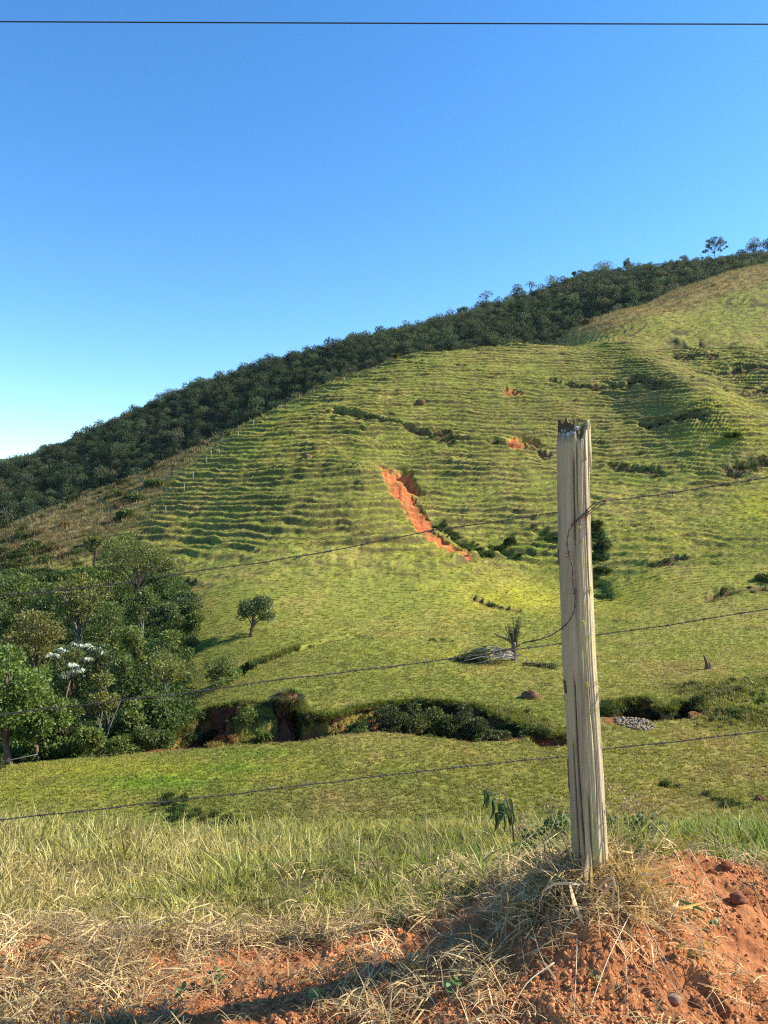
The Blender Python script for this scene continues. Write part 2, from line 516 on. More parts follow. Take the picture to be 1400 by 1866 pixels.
# broad swales and spurs on the slope
_sw = [(castline([(760,850),(800,905),(860,960),(960,1000),(1060,1050)]), 10.0, -2.6), (castline([(560,1080),(600,960),(640,850),(690,740)]), 16.0, 1.0),
       (castline([(1150,640),(1220,700),(1300,760),(1390,810)]), 10.0, 2.2), (castline([(1230,640),(1330,690),(1430,740)]), 11.0, -2.6),
       (castline([(1080,620),(1110,700),(1140,790),(1120,860)]), 14.0, -0.5), (castline([(330,1070),(330,980),(360,900)]), 9.0, -1.2)]

def sdf_poly(x, y, poly):
    d, _, _ = seg_dist(x, y, poly, closed=True)
    return np.where(in_poly(x, y, poly), d, -d)

def HB(x, y):
    z = BASE(x, y)
    for l, w, a in _sw:
        d, _, _ = seg_dist(x, y, l)
        z = z + a * np.exp(-(d / w) ** 2)
    return z

HBL = Lattice(HB, -150, 290, 20, 470, 2.0)

def H(x, y, want=False):
    x = np.asarray(x, float); y = np.asarray(y, float)
    z = HBL(x, y)
    hill = sstep(-10.9, -5.5, z + 0.5 * fbm(x / 8, y / 8, 2, 8)) * sstep(74, 90, y)
    flat = 1 - hill
    z = z + flat * 0.14 * fbm(x / 6, y / 6, 3, 3) + hill * (0.75 * fbm(x / 16, y / 16, 3, 5) + 0.3 * fbm(x / 5, y / 5, 3, 6))
    u = 700 + x / y * F; v = 933 - z / y * F
    # cattle terraces: treads and risers that wander along the contour
    warp = 1.1 * fbm(x / 11, y / 11, 3, 11) + 0.36 * fbm(x / 3.0, y / 4.5, 3, 12)
    ph = z / 0.86 + warp
    t = ph - np.floor(ph)
    row = np.floor(ph)
    brown = sstep(0, 8, brown_side(x, y))
    str_ = np.clip(0.62 + 0.65 * fbm(x / 9, row * 0.83, 3, 21) + 0.25 * fbm(x / 30, y / 30, 2, 22), 0.05, 1.25)
    str_ = str_ * (1 - 0.75 * brown) * (0.72 + 0.24 * sstep(960, 700, u) * sstep(640, 800, v) + 0.45 * sstep(1180, 1300, u) * sstep(860, 700, v) - 0.35 * sstep(850, 950, v) * sstep(950, 1100, u))
    str_ = str_ * (1 - 0.8 * sstep(60, 10, np.hypot((u - 1340) / 1.6, (v - 950) / 0.8)) )
    # riser occupies t 0.0-0.30 (seen from below), tread the rest, raised grassy lip at its outer edge
    prof = np.where(t < 0.30, t / 0.30, 1.0) - t
    lip = np.exp(-((t - 0.36) / 0.10) ** 2) * 0.17 - np.exp(-((t - 0.02) / 0.07) ** 2) * 0.10
    ter = hill * str_ * 1.05 * (0.62 * prof + lip)
    z0 = z
    rg = 1 - np.abs(vn(x / 5.5 + 7, z0 / 0.62 + 0.6 * vn(x / 4, y / 4, 81), 82)) * 1.6
    rg2 = 1 - np.abs(vn(x / 2.6 + 7, z0 / 0.36, 84)) * 1.6
    z = z + ter * 0.86 * (1.3 + 0.75 * sstep(420, 620, u)) * (1 - 0.75 * sstep(195, 215, y)) + hill * (1 - 0.6 * brown) * (0.20 * rg * (0.5 + 0.5 * str_) + 0.10 * rg2)
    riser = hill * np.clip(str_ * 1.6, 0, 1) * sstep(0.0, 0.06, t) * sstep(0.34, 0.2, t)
    dark = np.zeros_like(z)
    for k, (l, dr, w) in enumerate(STEPS):
        d, tt, sg = seg_dist(x, y, l)
        d = d + 0.75 * w * fbm(x / 1.9, y / 1.9, 4, 30 + k); dr = dr * 0.6 * (1 + 0.8 * vn(x / 2.5, y / 2.5, 77))
        below = (sg > 0)
        taper = sstep(0, 0.12, tt) * sstep(1, 0.88, tt)
        z = z - dr * taper * np.where(below, sstep(0, 0.35, d) * (1 - sstep(0.5 * w, 1.6 * w, d)), 0) + np.where(~below, 0.25 * taper * np.exp(-(d / 0.6) ** 2), 0)
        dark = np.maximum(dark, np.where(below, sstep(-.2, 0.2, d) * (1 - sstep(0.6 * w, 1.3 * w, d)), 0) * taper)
    scar = np.zeros_like(z)
    for k, p in enumerate(SCAR):
        s = sdf_poly(x, y, p) + 0.35 + 1.3 * fbm(x / 1.8, y / 1.8, 4, 41, .65)
        m = sstep(-0.25, 0.25, s)
        z = z - m * (0.5 + 0.22 * fbm(x / 0.9, y / 2.5, 3, 43))
        scar = np.maximum(scar, m)
    holl = np.zeros_like(z)
    for k, (l, w, dp) in enumerate(HOLLOWS):
        d, tt, sg = seg_dist(x, y, l)
        d = d * (1 + 0.35 * fbm(x / 2, y / 2, 3, 50 + k))
        g = np.exp(-(d / w * 1.4) ** 4)
        z = z - dp * g * 0.42
        if k < 3: scar = np.maximum(scar, g * 0.9); dark = np.maximum(dark, 0)
        elif k < len(HOLLOWS) - 1: holl = np.maximum(holl, g * np.clip(0.75 + 0.9 * fbm(x / 2.2, y / 2.2, 3, 57), 0, 1))
    tus = np.zeros_like(z)
    for p in TUSSOCK:
        tus = np.maximum(tus, sstep(-1.5, 1.0, sdf_poly(x, y, p)))
    z = z + tus * 0.34 * np.abs(fbm(x / 0.7, y / 0.9, 3, 60))
    # general roughness (the coarser, the steeper)
    z = z + (0.035 + 0.10 * hill) * fbm(x / (0.9), y / (1.3), 4, 61) + hill * 0.13 * np.abs(fbm(x / 2.0, y / 2.6, 4, 62, 0.65))
    # slumped mound and ledges inside the gully are added before the carve
    cut = np.zeros_like(z)
    near = (y < 80)
    if near.any():
        xs, ys = x[near], y[near]; zz = z[near].copy(); cc = np.zeros_like(zz)
        for k, (fa, ne, dp) in enumerate(GUL):
            poly = np.vstack([fa, ne])
            s = sdf_poly(xs, ys, poly)
            df, tt, _ = seg_dist(xs, ys, fa)
            dpt = dp * (sstep(0, 0.05, tt) * (1 - (0.45 * sstep(0.45, 0.8, tt) if k == 0 else 0)) * sstep(1.0, 0.93, tt) if k != 3 else np.clip(0.95 - 0.95 * tt + 0.5 * vn(xs * 1.3, ys * 0.4, 88), 0.05, 1.1))
            m = np.where(df < 1.2, sstep(0.0, 0.35, s), sstep(0, 1.6 if k == 0 else 0.6, s))
            zz = zz - m * dpt
            cc = np.maximum(cc, sstep(-0.1, 0.3, s))
        # slump inside the big gully
        us = 700 + xs / ys * F
        dn = ys + 0.22 * fbm(xs / 0.5, ys, 3, 72)
        stair = np.interp(dn, [39, 40.0, 41.6, 42.0, 43.05, 43.2, 44.1, 44.25, 45.0, 45.2], [-16.4, -15.0, -14.2, -13.1, -12.95, -12.3, -12.15, -11.7, -11.6, -11.35])
        wd = sstep(420, 436, us + 13 * (44.3 - ys) + 16 * vn(ys * 2.4, xs * 2.4, 73)) * sstep(516, 500, us + 16 * vn(ys * 2.4, xs * 2, 74))
        dn = dn + 0.45 * fbm(xs / 1.1, ys / 3, 3, 75)
        zz = np.where((cc > 0) & (wd > 0), np.maximum(zz, zz + (stair - zz) * wd), zz)
        for (uu, D, r, zt) in ((404, 42.7, 0.7, -12.9), (425, 42.4, 0.55, -12.9), (430, 40.6, 1.9, -12.95), (480, 40.2, 1.6, -13.1), (395, 40.4, 1.0, -12.7)):
            c = P(uu, 0, D)
            r2 = np.hypot(xs - c[0], ys - c[1]) / r * (1 + 0.55 * fbm(xs / 0.55, ys / 0.55, 4, 71))
            b = zt - 3.5 * np.clip(r2 - 0.35, 0, 2) ** 1.5
            zz = np.where(cc > 0, np.maximum(zz, b), zz)
        z[near] = zz; cut[near] = cc
    if want: return z, dict(hill=hill, riser=riser, dark=dark, scar=scar, holl=holl, tus=tus, cut=cut, brown=brown, t=t, u=u, v=v)
    return z

# the fence line that parts the brown scrub slope from the pasture, walked up the hill
FENCE_UV = [(250,1030),(262,1010),(300,940),(335,893),(352,872),(375,850),(400,826),(434,796),(462,779),(500,756),(545,735),(600,712),(655,692),(700,675),(745,656)]
FENCE = castline(FENCE_UV)
_lineR = castline([(990,634),(1040,630),(1100,614),(1170,596),(1240,577),(1320,551),(1410,525),(1550,486)])
_bpoly = np.vstack([FENCE, FENCE[-1] + [2, 60], [-300, 400], [-300, 95], pl([(0, 92), (200, 96)])])
_rpoly = np.vstack([_lineR, [400, 500], [0, 500], _lineR[0] + [-8, 20]])
def brown_side(x, y):
    a = np.where(in_poly(x, y, _bpoly), 1.0, -1.0) * seg_dist(x, y, _bpoly, closed=True)[0]
    b = np.where(in_poly(x, y, _rpoly), 1.0, -1.0) * seg_dist(x, y, _rpoly, closed=True)[0]
    return np.maximum(a, b) + 1.2 * fbm(x / 3.0, y / 3.0, 3, 91)
def hz(x, y): return float(H(np.array([x], float), np.array([y], float))[0])

GREEN = np.array((0.180, 0.200, 0.042)); OLIVE = np.array((0.280, 0.235, 0.070)); YEL = np.array((0.30, 0.30, 0.032)); VIV = np.array((0.13, 0.22, 0.022))
DRY = np.array((0.235, 0.175, 0.085)); SOIL = np.array((0.41, 0.120, 0.052)); DARK = np.array((0.060, 0.075, 0.018)); BROWN = np.array((0.15, 0.115, 0.055))
def lerp(a, b, t): return a * (1 - t[..., None]) + b * t[..., None]
def tint_at(x, y, M):
    u, v = M['u'], M['v']
    n1 = fbm(x / 7, y / 9, 4, 101); n2 = fbm(x / 1.7, y / 2.4, 4, 102); n3 = fbm(x / 25, y / 25, 3, 103)
    c = np.broadcast_to(GREEN, x.shape + (3,)).copy()
    c = lerp(c, OLIVE, np.clip(0.26 + 0.7 * n1 + 0.4 * n2, 0, 1))
    # flushes of rank grass
    yel = np.zeros_like(x)
    for (a, b, ru, rv, s) in ((1395,925,60,32,1.0),(1290,740,90,26,.8),(1350,790,80,24,.7),(940,1090,120,30,.8),(840,1075,90,50,.35),(250,1405,260,24,.7),(1120,1090,60,30,.6),(1180,1070,70,24,.5),(860,1190,180,12,.25),(1000,1010,70,25,.5),(800,1010,90,30,.5),(60,1440,200,20,.5),(500,780,120,60,.25),(1230,990,120,30,.35),(1350,1050,100,20,.3),(740,930,60,40,.3)):
        yel = np.maximum(yel, s * np.exp(-(((u - a) / ru) ** 2 + ((v - b) / rv) ** 2)))
    c = lerp(c, YEL, np.clip(yel * (1 + 0.7 * n1 + .5 * n2), 0, 1))
    viv = np.zeros_like(x)
    for (a, b, ru, rv, s) in ((300,1425,120,14,1.),(430,1400,80,12,.9),(480,1375,60,10,.8),(640,1360,70,14,.2),(1200,870,120,14,.3),(950,1010,60,20,.5)):
        viv = np.maximum(viv, s * np.exp(-(((u - a) / ru) ** 2 + ((v - b) / rv) ** 2)))
    c = lerp(c, VIV, np.clip(viv * (1 + 0.5 * n1), 0, 1))
    dry = 0.5 * np.clip(n2 * 1.2 + n1 * .6 - 0.25, 0, 1) + 0.5 * np.exp(-(((u - 1230) / 60) ** 2 + ((v - 1225) / 16) ** 2)) + .45 * np.exp(-(((u - 640) / 150) ** 2 + ((v - 1465) / 30) ** 2)) + .5 * np.exp(-(((u - 1180) / 90) ** 2 + ((v - 730) / 50) ** 2))
    c = lerp(c, DRY, np.clip(dry, 0, .8))
    c = lerp(c, np.array((0.085, 0.072, 0.032)), np.clip(M['riser'] * (0.72 + 0.35 * sstep(400, 560, u) + 0.8 * n2), 0, .9))  # risers: earth and dead grass tone, painted darker to stand for shade
    c = c * (1 + 0.22 * M['hill'] * np.exp(-((M['t'] - 0.40) / 0.09) ** 2))[..., None]  # sunlit lip of each tread painted lighter
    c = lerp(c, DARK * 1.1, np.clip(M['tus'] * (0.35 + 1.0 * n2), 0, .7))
    b = M['brown']
    bc = lerp(np.broadcast_to(np.array((0.200, 0.158, 0.072)), c.shape), np.array((0.10, 0.10, 0.035)), np.clip(0.35 + 1.1 * n1 + .6 * n2, 0, 1))
    bc = lerp(bc, np.array((0.25, 0.185, 0.070)), (np.asarray(u > 950) & (y > 190)).astype(float) * np.clip(.8 + n2, 0.2, 1))
    c = lerp(c, bc, b)
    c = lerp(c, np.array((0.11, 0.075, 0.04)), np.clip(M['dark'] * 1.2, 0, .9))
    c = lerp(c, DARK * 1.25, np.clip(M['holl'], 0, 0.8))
    c = lerp(c, SOIL * (0.72 + 0.55 * np.clip(.5 + fbm(x / 0.5, y / 2.2, 4, 105), 0, 1))[..., None], M['scar'] * np.clip(0.85 + 1.0 * fbm(x / 0.9, y / 1.4, 4, 104), 0.1, 1))
    c0 = c
    c = lerp(c, np.array((0.20, 0.085, 0.04)), np.clip(M['cut'] * 1.0, 0, 1) * np.where(y > 50, 0.25 * (1 + n2), 1))  # gully soil darkened, shade put into the colour
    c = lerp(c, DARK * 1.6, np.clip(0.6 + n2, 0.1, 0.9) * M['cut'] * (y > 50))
    led = ((u > 370) & (u < 515) & (y > 39) & (y < 46)).astype(float) * M['cut'] * (1 - np.exp(-(((u - 410) / 22) ** 2 + ((y - 42.6) / 0.9) ** 2) * 1.2))
    c = lerp(c, np.array((0.15, 0.17, 0.035)), np.clip(led * (0.6 + 1.2 * n2), 0, 1))
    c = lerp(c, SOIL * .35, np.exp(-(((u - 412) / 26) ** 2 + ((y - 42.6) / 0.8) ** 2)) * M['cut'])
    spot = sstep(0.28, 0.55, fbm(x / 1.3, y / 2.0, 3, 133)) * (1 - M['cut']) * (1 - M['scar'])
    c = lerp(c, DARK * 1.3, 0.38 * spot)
    return np.clip(c * (1 + 0.16 * n3[..., None]), 0.005, 1)

# pasture mesh: rows spaced so that the steps of the slope are resolved
r1 = 12.0 * F / (np.linspace(1640, 1102, 330) - 933)
r2 = np.linspace(r1[-1], 196, 430)[1:]
r3 = np.linspace(196, 340, 130)[1:]
r4 = np.linspace(340, 440, 20)[1:]
rows = np.concatenate([r1, r2, r3, r4])
cols = (np.concatenate([np.linspace(-1500, -420, 40)[:-1], np.linspace(-420, -60, 60)[:-1], np.linspace(-60, 1460, 790), np.linspace(1460, 1800, 50)[1:], np.linspace(1800, 2900, 40)[1:]]) - 700) / F
YY, TT = np.meshgrid(rows, cols, indexing='ij')
XX = YY * TT
Z, M = H(XX, YY, True)
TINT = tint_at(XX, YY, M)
NR, NC = XX.shape
GV = np.stack([XX, YY, Z], -1).reshape(-1, 3)
GQ = quads(NR, NC)[:, ::-1].copy() if False else quads(NR, NC)
m_past = mat_terrain('pasture_turf', 1.6, 0.35, 0.05, 5.0)
def submesh(name, fsel, **props):
    q = GQ[fsel]
    ids, inv = np.unique(q, return_inverse=True)
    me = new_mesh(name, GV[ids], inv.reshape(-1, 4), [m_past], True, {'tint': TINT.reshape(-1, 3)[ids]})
    return link(name, me, **props)
fc = GQ[:, 0]
f_scar = (M['scar'].ravel()[fc] > 0.5)
f_cut = (M['cut'].ravel()[fc] > 0.5)
f_hill = (M['hill'].ravel()[fc] > 0.5)
submesh('valley_floor', ~f_hill & ~f_scar & ~f_cut, kind='structure')
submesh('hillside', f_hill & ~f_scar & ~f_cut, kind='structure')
submesh('landslide_scar', f_scar, kind='structure')
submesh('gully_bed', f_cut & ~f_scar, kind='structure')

# ------------------------------------------------------------------ forested hill behind, and one far hill
fh = pts([(a_, b_ + (np.interp(a_, [0, 250, 500, 800, 1000, 1400], [17, 17, 7, 8, 13, 13]) if i_ >= 14 else 0), c_) for i_, (a_, b_, c_) in enumerate([(-300,1010,330),(0,960,340),(150,925,350),(300,850,365),(450,780,380),(600,705,390),(750,660,400),(900,640,410),(1000,635,420),(1100,600,430),(1200,560,440),(1300,528,455),(1400,500,470),(1700,430,480),
 (-300,985,440),(-100,915,470),(0,872,480),(60,857,490),(130,825,495),(200,790,500),(250,755,505),(300,733,510),(370,708,515),(440,692,520),(500,680,525),(570,670,530),(650,652,540),(740,628,550),(800,612,555),(870,582,560),(950,552,565),(1000,532,570),(1050,512,572),(1100,499,575),(1140,489,577),(1200,487,580),(1260,486,580),(1300,481,580),(1350,474,582),(1400,462,585),(1500,440,590),(1700,400,600)])])
fh += [(x * (y + 120) / y, y + 120, z - 50) for x, y, z in fh[14:]] + [(x * (y - 60) / y, y - 60, z - 40) for x, y, z in fh[:14]]
_ft = TPS(fh, reg=0.01, scale=150.0)
FB = Lattice(_ft, -420, 620, 260, 740, 8.0)
def HF(x, y): return FB(x, y) + 1.6 * fbm(x / 45, y / 45, 3, 201)
yy = np.linspace(270, 720, 160); tc = (np.concatenate([np.linspace(-1500, -400, 40)[:-1], np.linspace(-400, 1800, 300), np.linspace(1800, 2900, 40)[1:]]) - 700) / F
Yf, Tf = np.meshgrid(yy, tc, indexing='ij'); Xf = Yf * Tf; Zf = HF(Xf, Yf)
tf = np.broadcast_to(np.array((0.035, 0.05, 0.016)), Xf.shape + (3,)).copy()
uf = 700 + Tf * F
gr = sstep(1120, 1150, uf) * sstep(1300, 1270, uf) * sstep(544, 552, Yf) 
tf = lerp(tf, np.array((0.19, 0.19, 0.05)), gr)
m_for = mat_terrain('forest_floor', 0.4, 0.05, 0.3, 0.8)
link('forested_hill', new_mesh('forested_hill', np.stack([Xf, Yf, Zf], -1).reshape(-1, 3), quads(*Xf.shape), [m_for], True, {'tint': tf.reshape(-1, 3)}), kind='structure')
uu = np.linspace(-3500, 4500, 160); Y2, U2 = np.meshgrid(np.linspace(1400, 3600, 24), uu, indexing='ij')
X2 = (U2 - 700) / F * Y2
Z2 = -90 + 245 * np.exp(-((Y2 - 2500) / 520) ** 2) * (1 + 0.30 * fbm(X2 / 900 + .3, Y2 / 900, 4, 222)) + 12 * fbm(X2 / 200, Y2 / 200, 3, 223)
link('distant_hill', new_mesh('distant_hill', np.stack([X2, Y2, Z2], -1).reshape(-1, 3), quads(*X2.shape), [m_for], True, {'tint': np.broadcast_to(np.array((0.05, 0.07, 0.03)), (X2.size, 3))}), kind='structure')
xs = np.linspace(-9000, 9000, 25); ys = np.linspace(-3000, 12000, 25)
Xp, Yp = np.meshgrid(xs, ys, indexing='ij')
link('plain', new_mesh('plain', np.stack([Xp, Yp, np.full_like(Xp, -75.0)], -1).reshape(-1, 3), quads(25, 25), [m_for], True, {'tint': np.broadcast_to(np.array((0.06, 0.075, 0.03)), (625, 3))}), kind='structure')

# ------------------------------------------------------------------ the near bank (red soil, seen from the roadside)
nb = pts([(-300,1950,2.25),(0,1950,2.2),(350,1950,2.15),(700,1950,2.05),(1000,1950,1.93),(1400,1950,1.98),(1700,1950,2.0),
 (-300,1760,2.75),(0,1750,2.75),(350,1755,2.75),(600,1745,2.7),(800,1745,2.5),(950,1720,2.45),(1060,1700,2.37),(1180,1700,2.4),(1400,1740,2.5),(1700,1740,2.5),
 (780,1700,2.72),(860,1662,2.8),(940,1630,2.72),(1000,1612,2.62),(1070,1600,2.58),(1150,1592,2.66),(1220,1568,2.85),
 (1290,1562,3.02),(1250,1600,2.85),(1330,1620,2.82),(1400,1590,3.0),(1600,1600,3.0),(1700,1590,3.1),
 (-300,1700,3.1),(0,1690,3.1),(250,1690,3.1),(450,1700,3.08),(600,1690,3.08),(720,1680,3.0),
 (0,1610,3.9),(350,1620,3.8),(600,1620,3.8),(760,1620,3.75),(900,1600,3.5),(1000,1592,3.3),
 (0,1550,5.0),(350,1560,4.9),(700,1560,4.9),(900,1560,4.6),(1050,1562,4.2),(1150,1556,3.9),(1300,1580,3.5),(1500,1580,3.6),
 (1150,1540,4.6),(1300,1536,4.6),(1450,1534,4.6),(1700,1530,4.7),
 (-300,1520,6.4),(0,1512,6.3),(350,1522,6.4),(700,1522,6.3),(1000,1520,6.2),(1300,1512,5.9),(1500,1508,6.0),(1750,1500,6.2)]) + [
 (-6,1.2,-1.75),(-3,1.2,-1.75),(0,1.2,-1.62),(3,1.2,-1.6),(6,1.2,-1.6),
 (-8,9,-4.7),(-3,9,-4.7),(2,9,-4.7),(8,9,-4.6),(-10,14,-7.9),(0,14,-8.0),(10,14,-8.0),(-14,22,-11.8),(0,22,-12.0),(14,22,-12.0),(-20,32,-14.6),(0,32,-14.6),(20,32,-14.6)]
_nt = TPS(nb, reg=0.0005, scale=2.0)
NB = Lattice(_nt, -5, 5, 1.0, 8.2, 0.1)
def soilmask(x, y, z):
    u = 700 + x / y * F; v = 933 - z / y * F
    edge = np.interp(u, [-300, 0, 120, 260, 420, 560, 700, 800, 860, 930, 1000, 1060, 1130, 1190, 1240, 1300, 1420, 1700], [1735, 1722, 1698, 1725, 1722, 1708, 1690, 1662, 1640, 1600, 1580, 1578, 1572, 1562, 1553, 1562, 1580, 1590])
    n = fbm(x * 5, y * 5, 3, 301)
    m = sstep(-14, 14, v - edge + 22 * n)
    return np.maximum(m, sstep(0.3, 0.6, fbm(x * 1.3, y * 1.1, 3, 305)) * 0.7)
def HN(x, y, want=False):
    near = y < 8.0
    z = np.where(near, NB(x, y), 0.0)
    far = ~near; xc_ = np.clip(x, -24, 24)
    if far.any():
        z = np.array(z); z[far] = _nt(xc_[far], y[far])
    s = soilmask(x, y, z)
    z = z + 0.035 * fbm(x * 2.2, y * 2.2, 3, 311) + 0.07 * fbm(x * .9, y * .9, 2, 318) * sstep(2.8, 4, y)
    cl = fbm(x * 14, y * 14, 4, 312, .6)
    z = z + s * (0.017 * cl + 0.009 * fbm(x * 38, y * 30, 4, 313, .6) + 0.003 * fbm(x * 90, y * 90, 2, 319) + 0.014 * sstep(0.1, 0.5, fbm(x * 6, y * 6, 3, 314)) - 0.030 * sstep(0.30, 0.52, fbm(x * 4 + 3, y * 4, 3, 315)))
    if want: return z, s
    return z
rn = np.concatenate([np.geomspace(1.75, 8.0, 440), np.geomspace(8.0, 33, 40)[1:]])
cn = (np.concatenate([np.linspace(-3200, -420, 60)[:-1], np.linspace(-420, -40, 90)[:-1], np.linspace(-40, 1440, 640), np.linspace(1440, 1820, 90)[1:], np.linspace(1820, 4600, 60)[1:]]) - 700) / F
Yn, Tn = np.meshgrid(rn, cn, indexing='ij'); Xn = Yn * Tn
Zn, SM = HN(Xn, Yn, True)
n2 = fbm(Xn * 9, Yn * 9, 3, 320)
un, vnn = 700 + Tn * F, 933 - Zn / Yn * F
soilc = lerp(np.broadcast_to(np.array((0.55, 0.232, 0.090)), Xn.shape + (3,)), np.array((0.42, 0.16, 0.062)), np.clip(.5 + n2, 0, 1))
litter = lerp(np.broadcast_to(np.array((0.17, 0.125, 0.055)), Xn.shape + (3,)), np.array((0.09, 0.10, 0.03)), np.clip(.5 + n2, 0, 1))
tn = lerp(litter, soilc[..., :], SM) if False else litter * (1 - SM[..., None]) + soilc * SM[..., None]
m_soil, nt, out = mat('red_soil')
pos = geo_pos(nt)
c = attr(nt, 'tint').outputs['Color']
a = noise(nt, 22, 6, 0.7, pos)
c = mix_rgb(nt, maprange(nt, a, 0.3, 0.7), mix_rgb(nt, 1.0, c, (0.62, 0.58, 0.55), 'MULTIPLY'), mix_rgb(nt, 1.0, c, (1.3, 1.3, 1.35), 'MULTIPLY'))
principled(nt, out, c, 0.95, 0.1, bump(nt, noise(nt, 120, 6, 0.75, pos), 0.012))
link('ground', new_mesh('ground', np.stack([Xn, Yn, Zn], -1).reshape(-1, 3), quads(*Xn.shape), [m_soil], True, {'tint': tn.reshape(-1, 3)}), kind='structure')
# the dirt road the photographer stands on
gx, gy = np.meshgrid(np.linspace(-12, 12, 160), np.linspace(-7, 1.9, 80), indexing='ij')
gz = np.where(gy > 0.4, 0, 0) + (-1.62) + 0.02 * fbm(gx * 2, gy * 2, 4, 330) - 0.25 * sstep(1.2, 1.9, gy) - 0.1
link('dirt_road', new_mesh('dirt_road', np.stack([gx, gy, gz], -1).reshape(-1, 3), quads(160, 80), [m_soil], True, {'tint': np.broadcast_to(np.array((0.42, 0.17, 0.07)), (gx.size, 3))}), kind='structure')
def nz(x, y): return float(HN(np.array([x], float), np.array([y], float))[0])

# ------------------------------------------------------------------ plant building blocks
m_leaf = mat_leaf('foliage', transl=0.3)
m_leaf_in = mat_leaf('foliage_scattered', transl=0.3, inst=True)
m_grass = mat_leaf('grass_blades', transl=0.32, rough=0.5, spec=0.3, vary=0.3, inst=True)
m_straw = mat_leaf('dry_straw', transl=0.2, rough=0.6, spec=0.3, vary=0.3, inst=True)
m_bark = mat_plain('bark', (0.16, 0.12, 0.08), 0.9, 0.1, 0.4, 6, 0.03, 18)
m_palebark = mat_plain('pale_bark', (0.20, 0.18, 0.14), 0.85, 0.15, 0.35, 5, 0.02, 20)

def unit(v): return v / (np.linalg.norm(v, axis=-1, keepdims=True) + 1e-9)
def leaves(c, axis, L, Wd, r, tw=1.0):
    """rhombic leaves: c (n,3) roots, axis (n,3) directions; returns verts, quads"""
    n = len(c)
    a = unit(axis); s = unit(np.cross(a, unit(r.normal(size=(n, 3)) * tw + np.array([0, 0, 1.0]))))
    L = np.broadcast_to(L, (n,))[:, None]; Wd = np.broadcast_to(Wd, (n,))[:, None]
    up = np.cross(s, a)
    v = np.stack([c, c + a * L * .45 + s * Wd * .5 - up * L * .05, c + a * L - up * L * .12, c + a * L * .45 - s * Wd * .5 - up * L * .05], 1).reshape(-1, 3)
    return v, np.arange(4 * n).reshape(-1, 4)

def clump(c, rad3, n, L, r, fill=0.45, up=0.35, droop=0.0, ratio=0.55):
    d = unit(r.normal(size=(n, 3)) + np.array([0, 0, up]))
    rr = (fill + (1 - fill) * r.random(n) ** 0.5)[:, None]
    p = c + d * rr * rad3 * (1 + 0.22 * vn(d[:, 0] * 3 + c[0], d[:, 2] * 3 + c[2], 5))[:, None]
    ax = d * 0.7 + r.normal(size=(n, 3)) * 0.6 + np.array([0, 0, -droop])
    LL = L * (0.7 + 0.6 * r.random(n))
    return leaves(p, ax, LL, LL * ratio, r, 1.4)

def mixcol(base, n, r, rep=4, var=0.28, yel=0.2):
    k = 1 + var * (r.random((n, 1)) * 2 - 1)
    y = r.random((n, 1)) * yel
    c = np.asarray(base) * k
    c = c * (1 - y) + np.array((0.26, 0.26, 0.05)) * y
    return np.repeat(c, rep, 0)

def make_tree(name, label, x, y, z, h, cw, col, seed, clear=0.25, ncl=9, nleaf=260, leaf=0.3, flat=0.75, bark=None, trunk_r=None,
              lean=(0, 0), cat='tree', group=None, droop=0.0, fill=0.45, stems=1, crown_d=None, csize=0.42):
    r = np.random.default_rng(seed)
    root = empty(name, (x, y, z - 0.15), label, cat, group)
    tr = trunk_r or h * (0.017 if stems == 1 else 0.010)
    cr = cw / 2; ch = h * (1 - clear)
    T = Bag(); C = Bag()
    cen = []
    for k in range(ncl):
        a = k * 2.399 + r.random() * .6; q = math.sqrt((k + 0.4) / ncl)
        zz = h * clear + ch * (0.5 + 0.5 * (1 - q * q) * (0.5 + 0.5 * r.random()) if flat < 0.5 else (0.22 + 0.66 * r.random() * (1 - 0.45 * q) + 0.1 * (1 - q)))
        cs = csize * cr * (0.75 + 0.5 * r.random())
        cen.append((np.array([math.cos(a) * q * (cr - cs * .8) + lean[0] * zz, math.sin(a) * q * (cr - cs * .8) * 0.9 + lean[1] * zz, min(zz, h - cs * flat * .8)]), cs))
    for s in range(stems):
        off = (np.array([r.normal() * .12 * h, r.normal() * .08 * h, 0]) if stems > 1 else np.zeros(3))
        t = np.linspace(0, 1, 7)
        top = h * (0.72 if stems == 1 else 0.6)
        path = np.stack([lean[0] * t * top + off[0] * t + 0.02 * h * np.sin(t * 5 + seed), lean[1] * t * top + off[1] * t, t * top], 1)
        T.tube(path, tr * (1.25 - 0.85 * t) * (1 + 0.5 * np.exp(-t * 14)), 7)
        for k, (c, cs) in enumerate(cen):
            if stems > 1 and k % stems != s: continue
            f = min(0.95, max(0.25, (c[2] - 0.2 * h) / top * 0.85)); i = f * 6; i0 = int(i)
            st = path[i0] * (1 - (i - i0)) + path[min(6, i0 + 1)] * (i - i0)
            u = np.linspace(0, 1, 5)[:, None]
            br = st * (1 - u) + c * u + np.array([0, 0, 0.06 * h]) * np.sin(u * 3.14) * (0.3 if droop == 0 else 1) + r.normal(size=(5, 3)) * 0.012 * h * u
            T.tube(br, tr * 0.45 * (1.1 - 0.9 * u[:, 0]), 5)
            for _ in range(3):
                e = c + unit(r.normal(size=3)) * cs * 0.8 * np.array([1, 1, flat])
                T.tube(np.stack([br[2], (br[3] + e) / 2 + [0, 0, .02 * h], e]), tr * np.array([.22, .13, .05]), 4)
    for c, cs in cen:
        n = int(nleaf * (cs / (csize * cr)) ** 2)
        v, q = clump(c, np.array([cs, cs, cs * flat]), n, leaf, r, fill, droop=droop)
        C.add(v, q, col=mixcol(np.asarray(col) * (0.85 + 0.3 * r.random()), n, r))
    link('trunk', T.mesh('trunk', [bark or m_bark]), root)
    link('crown', C.mesh('crown', [m_leaf], False), root)
    return root

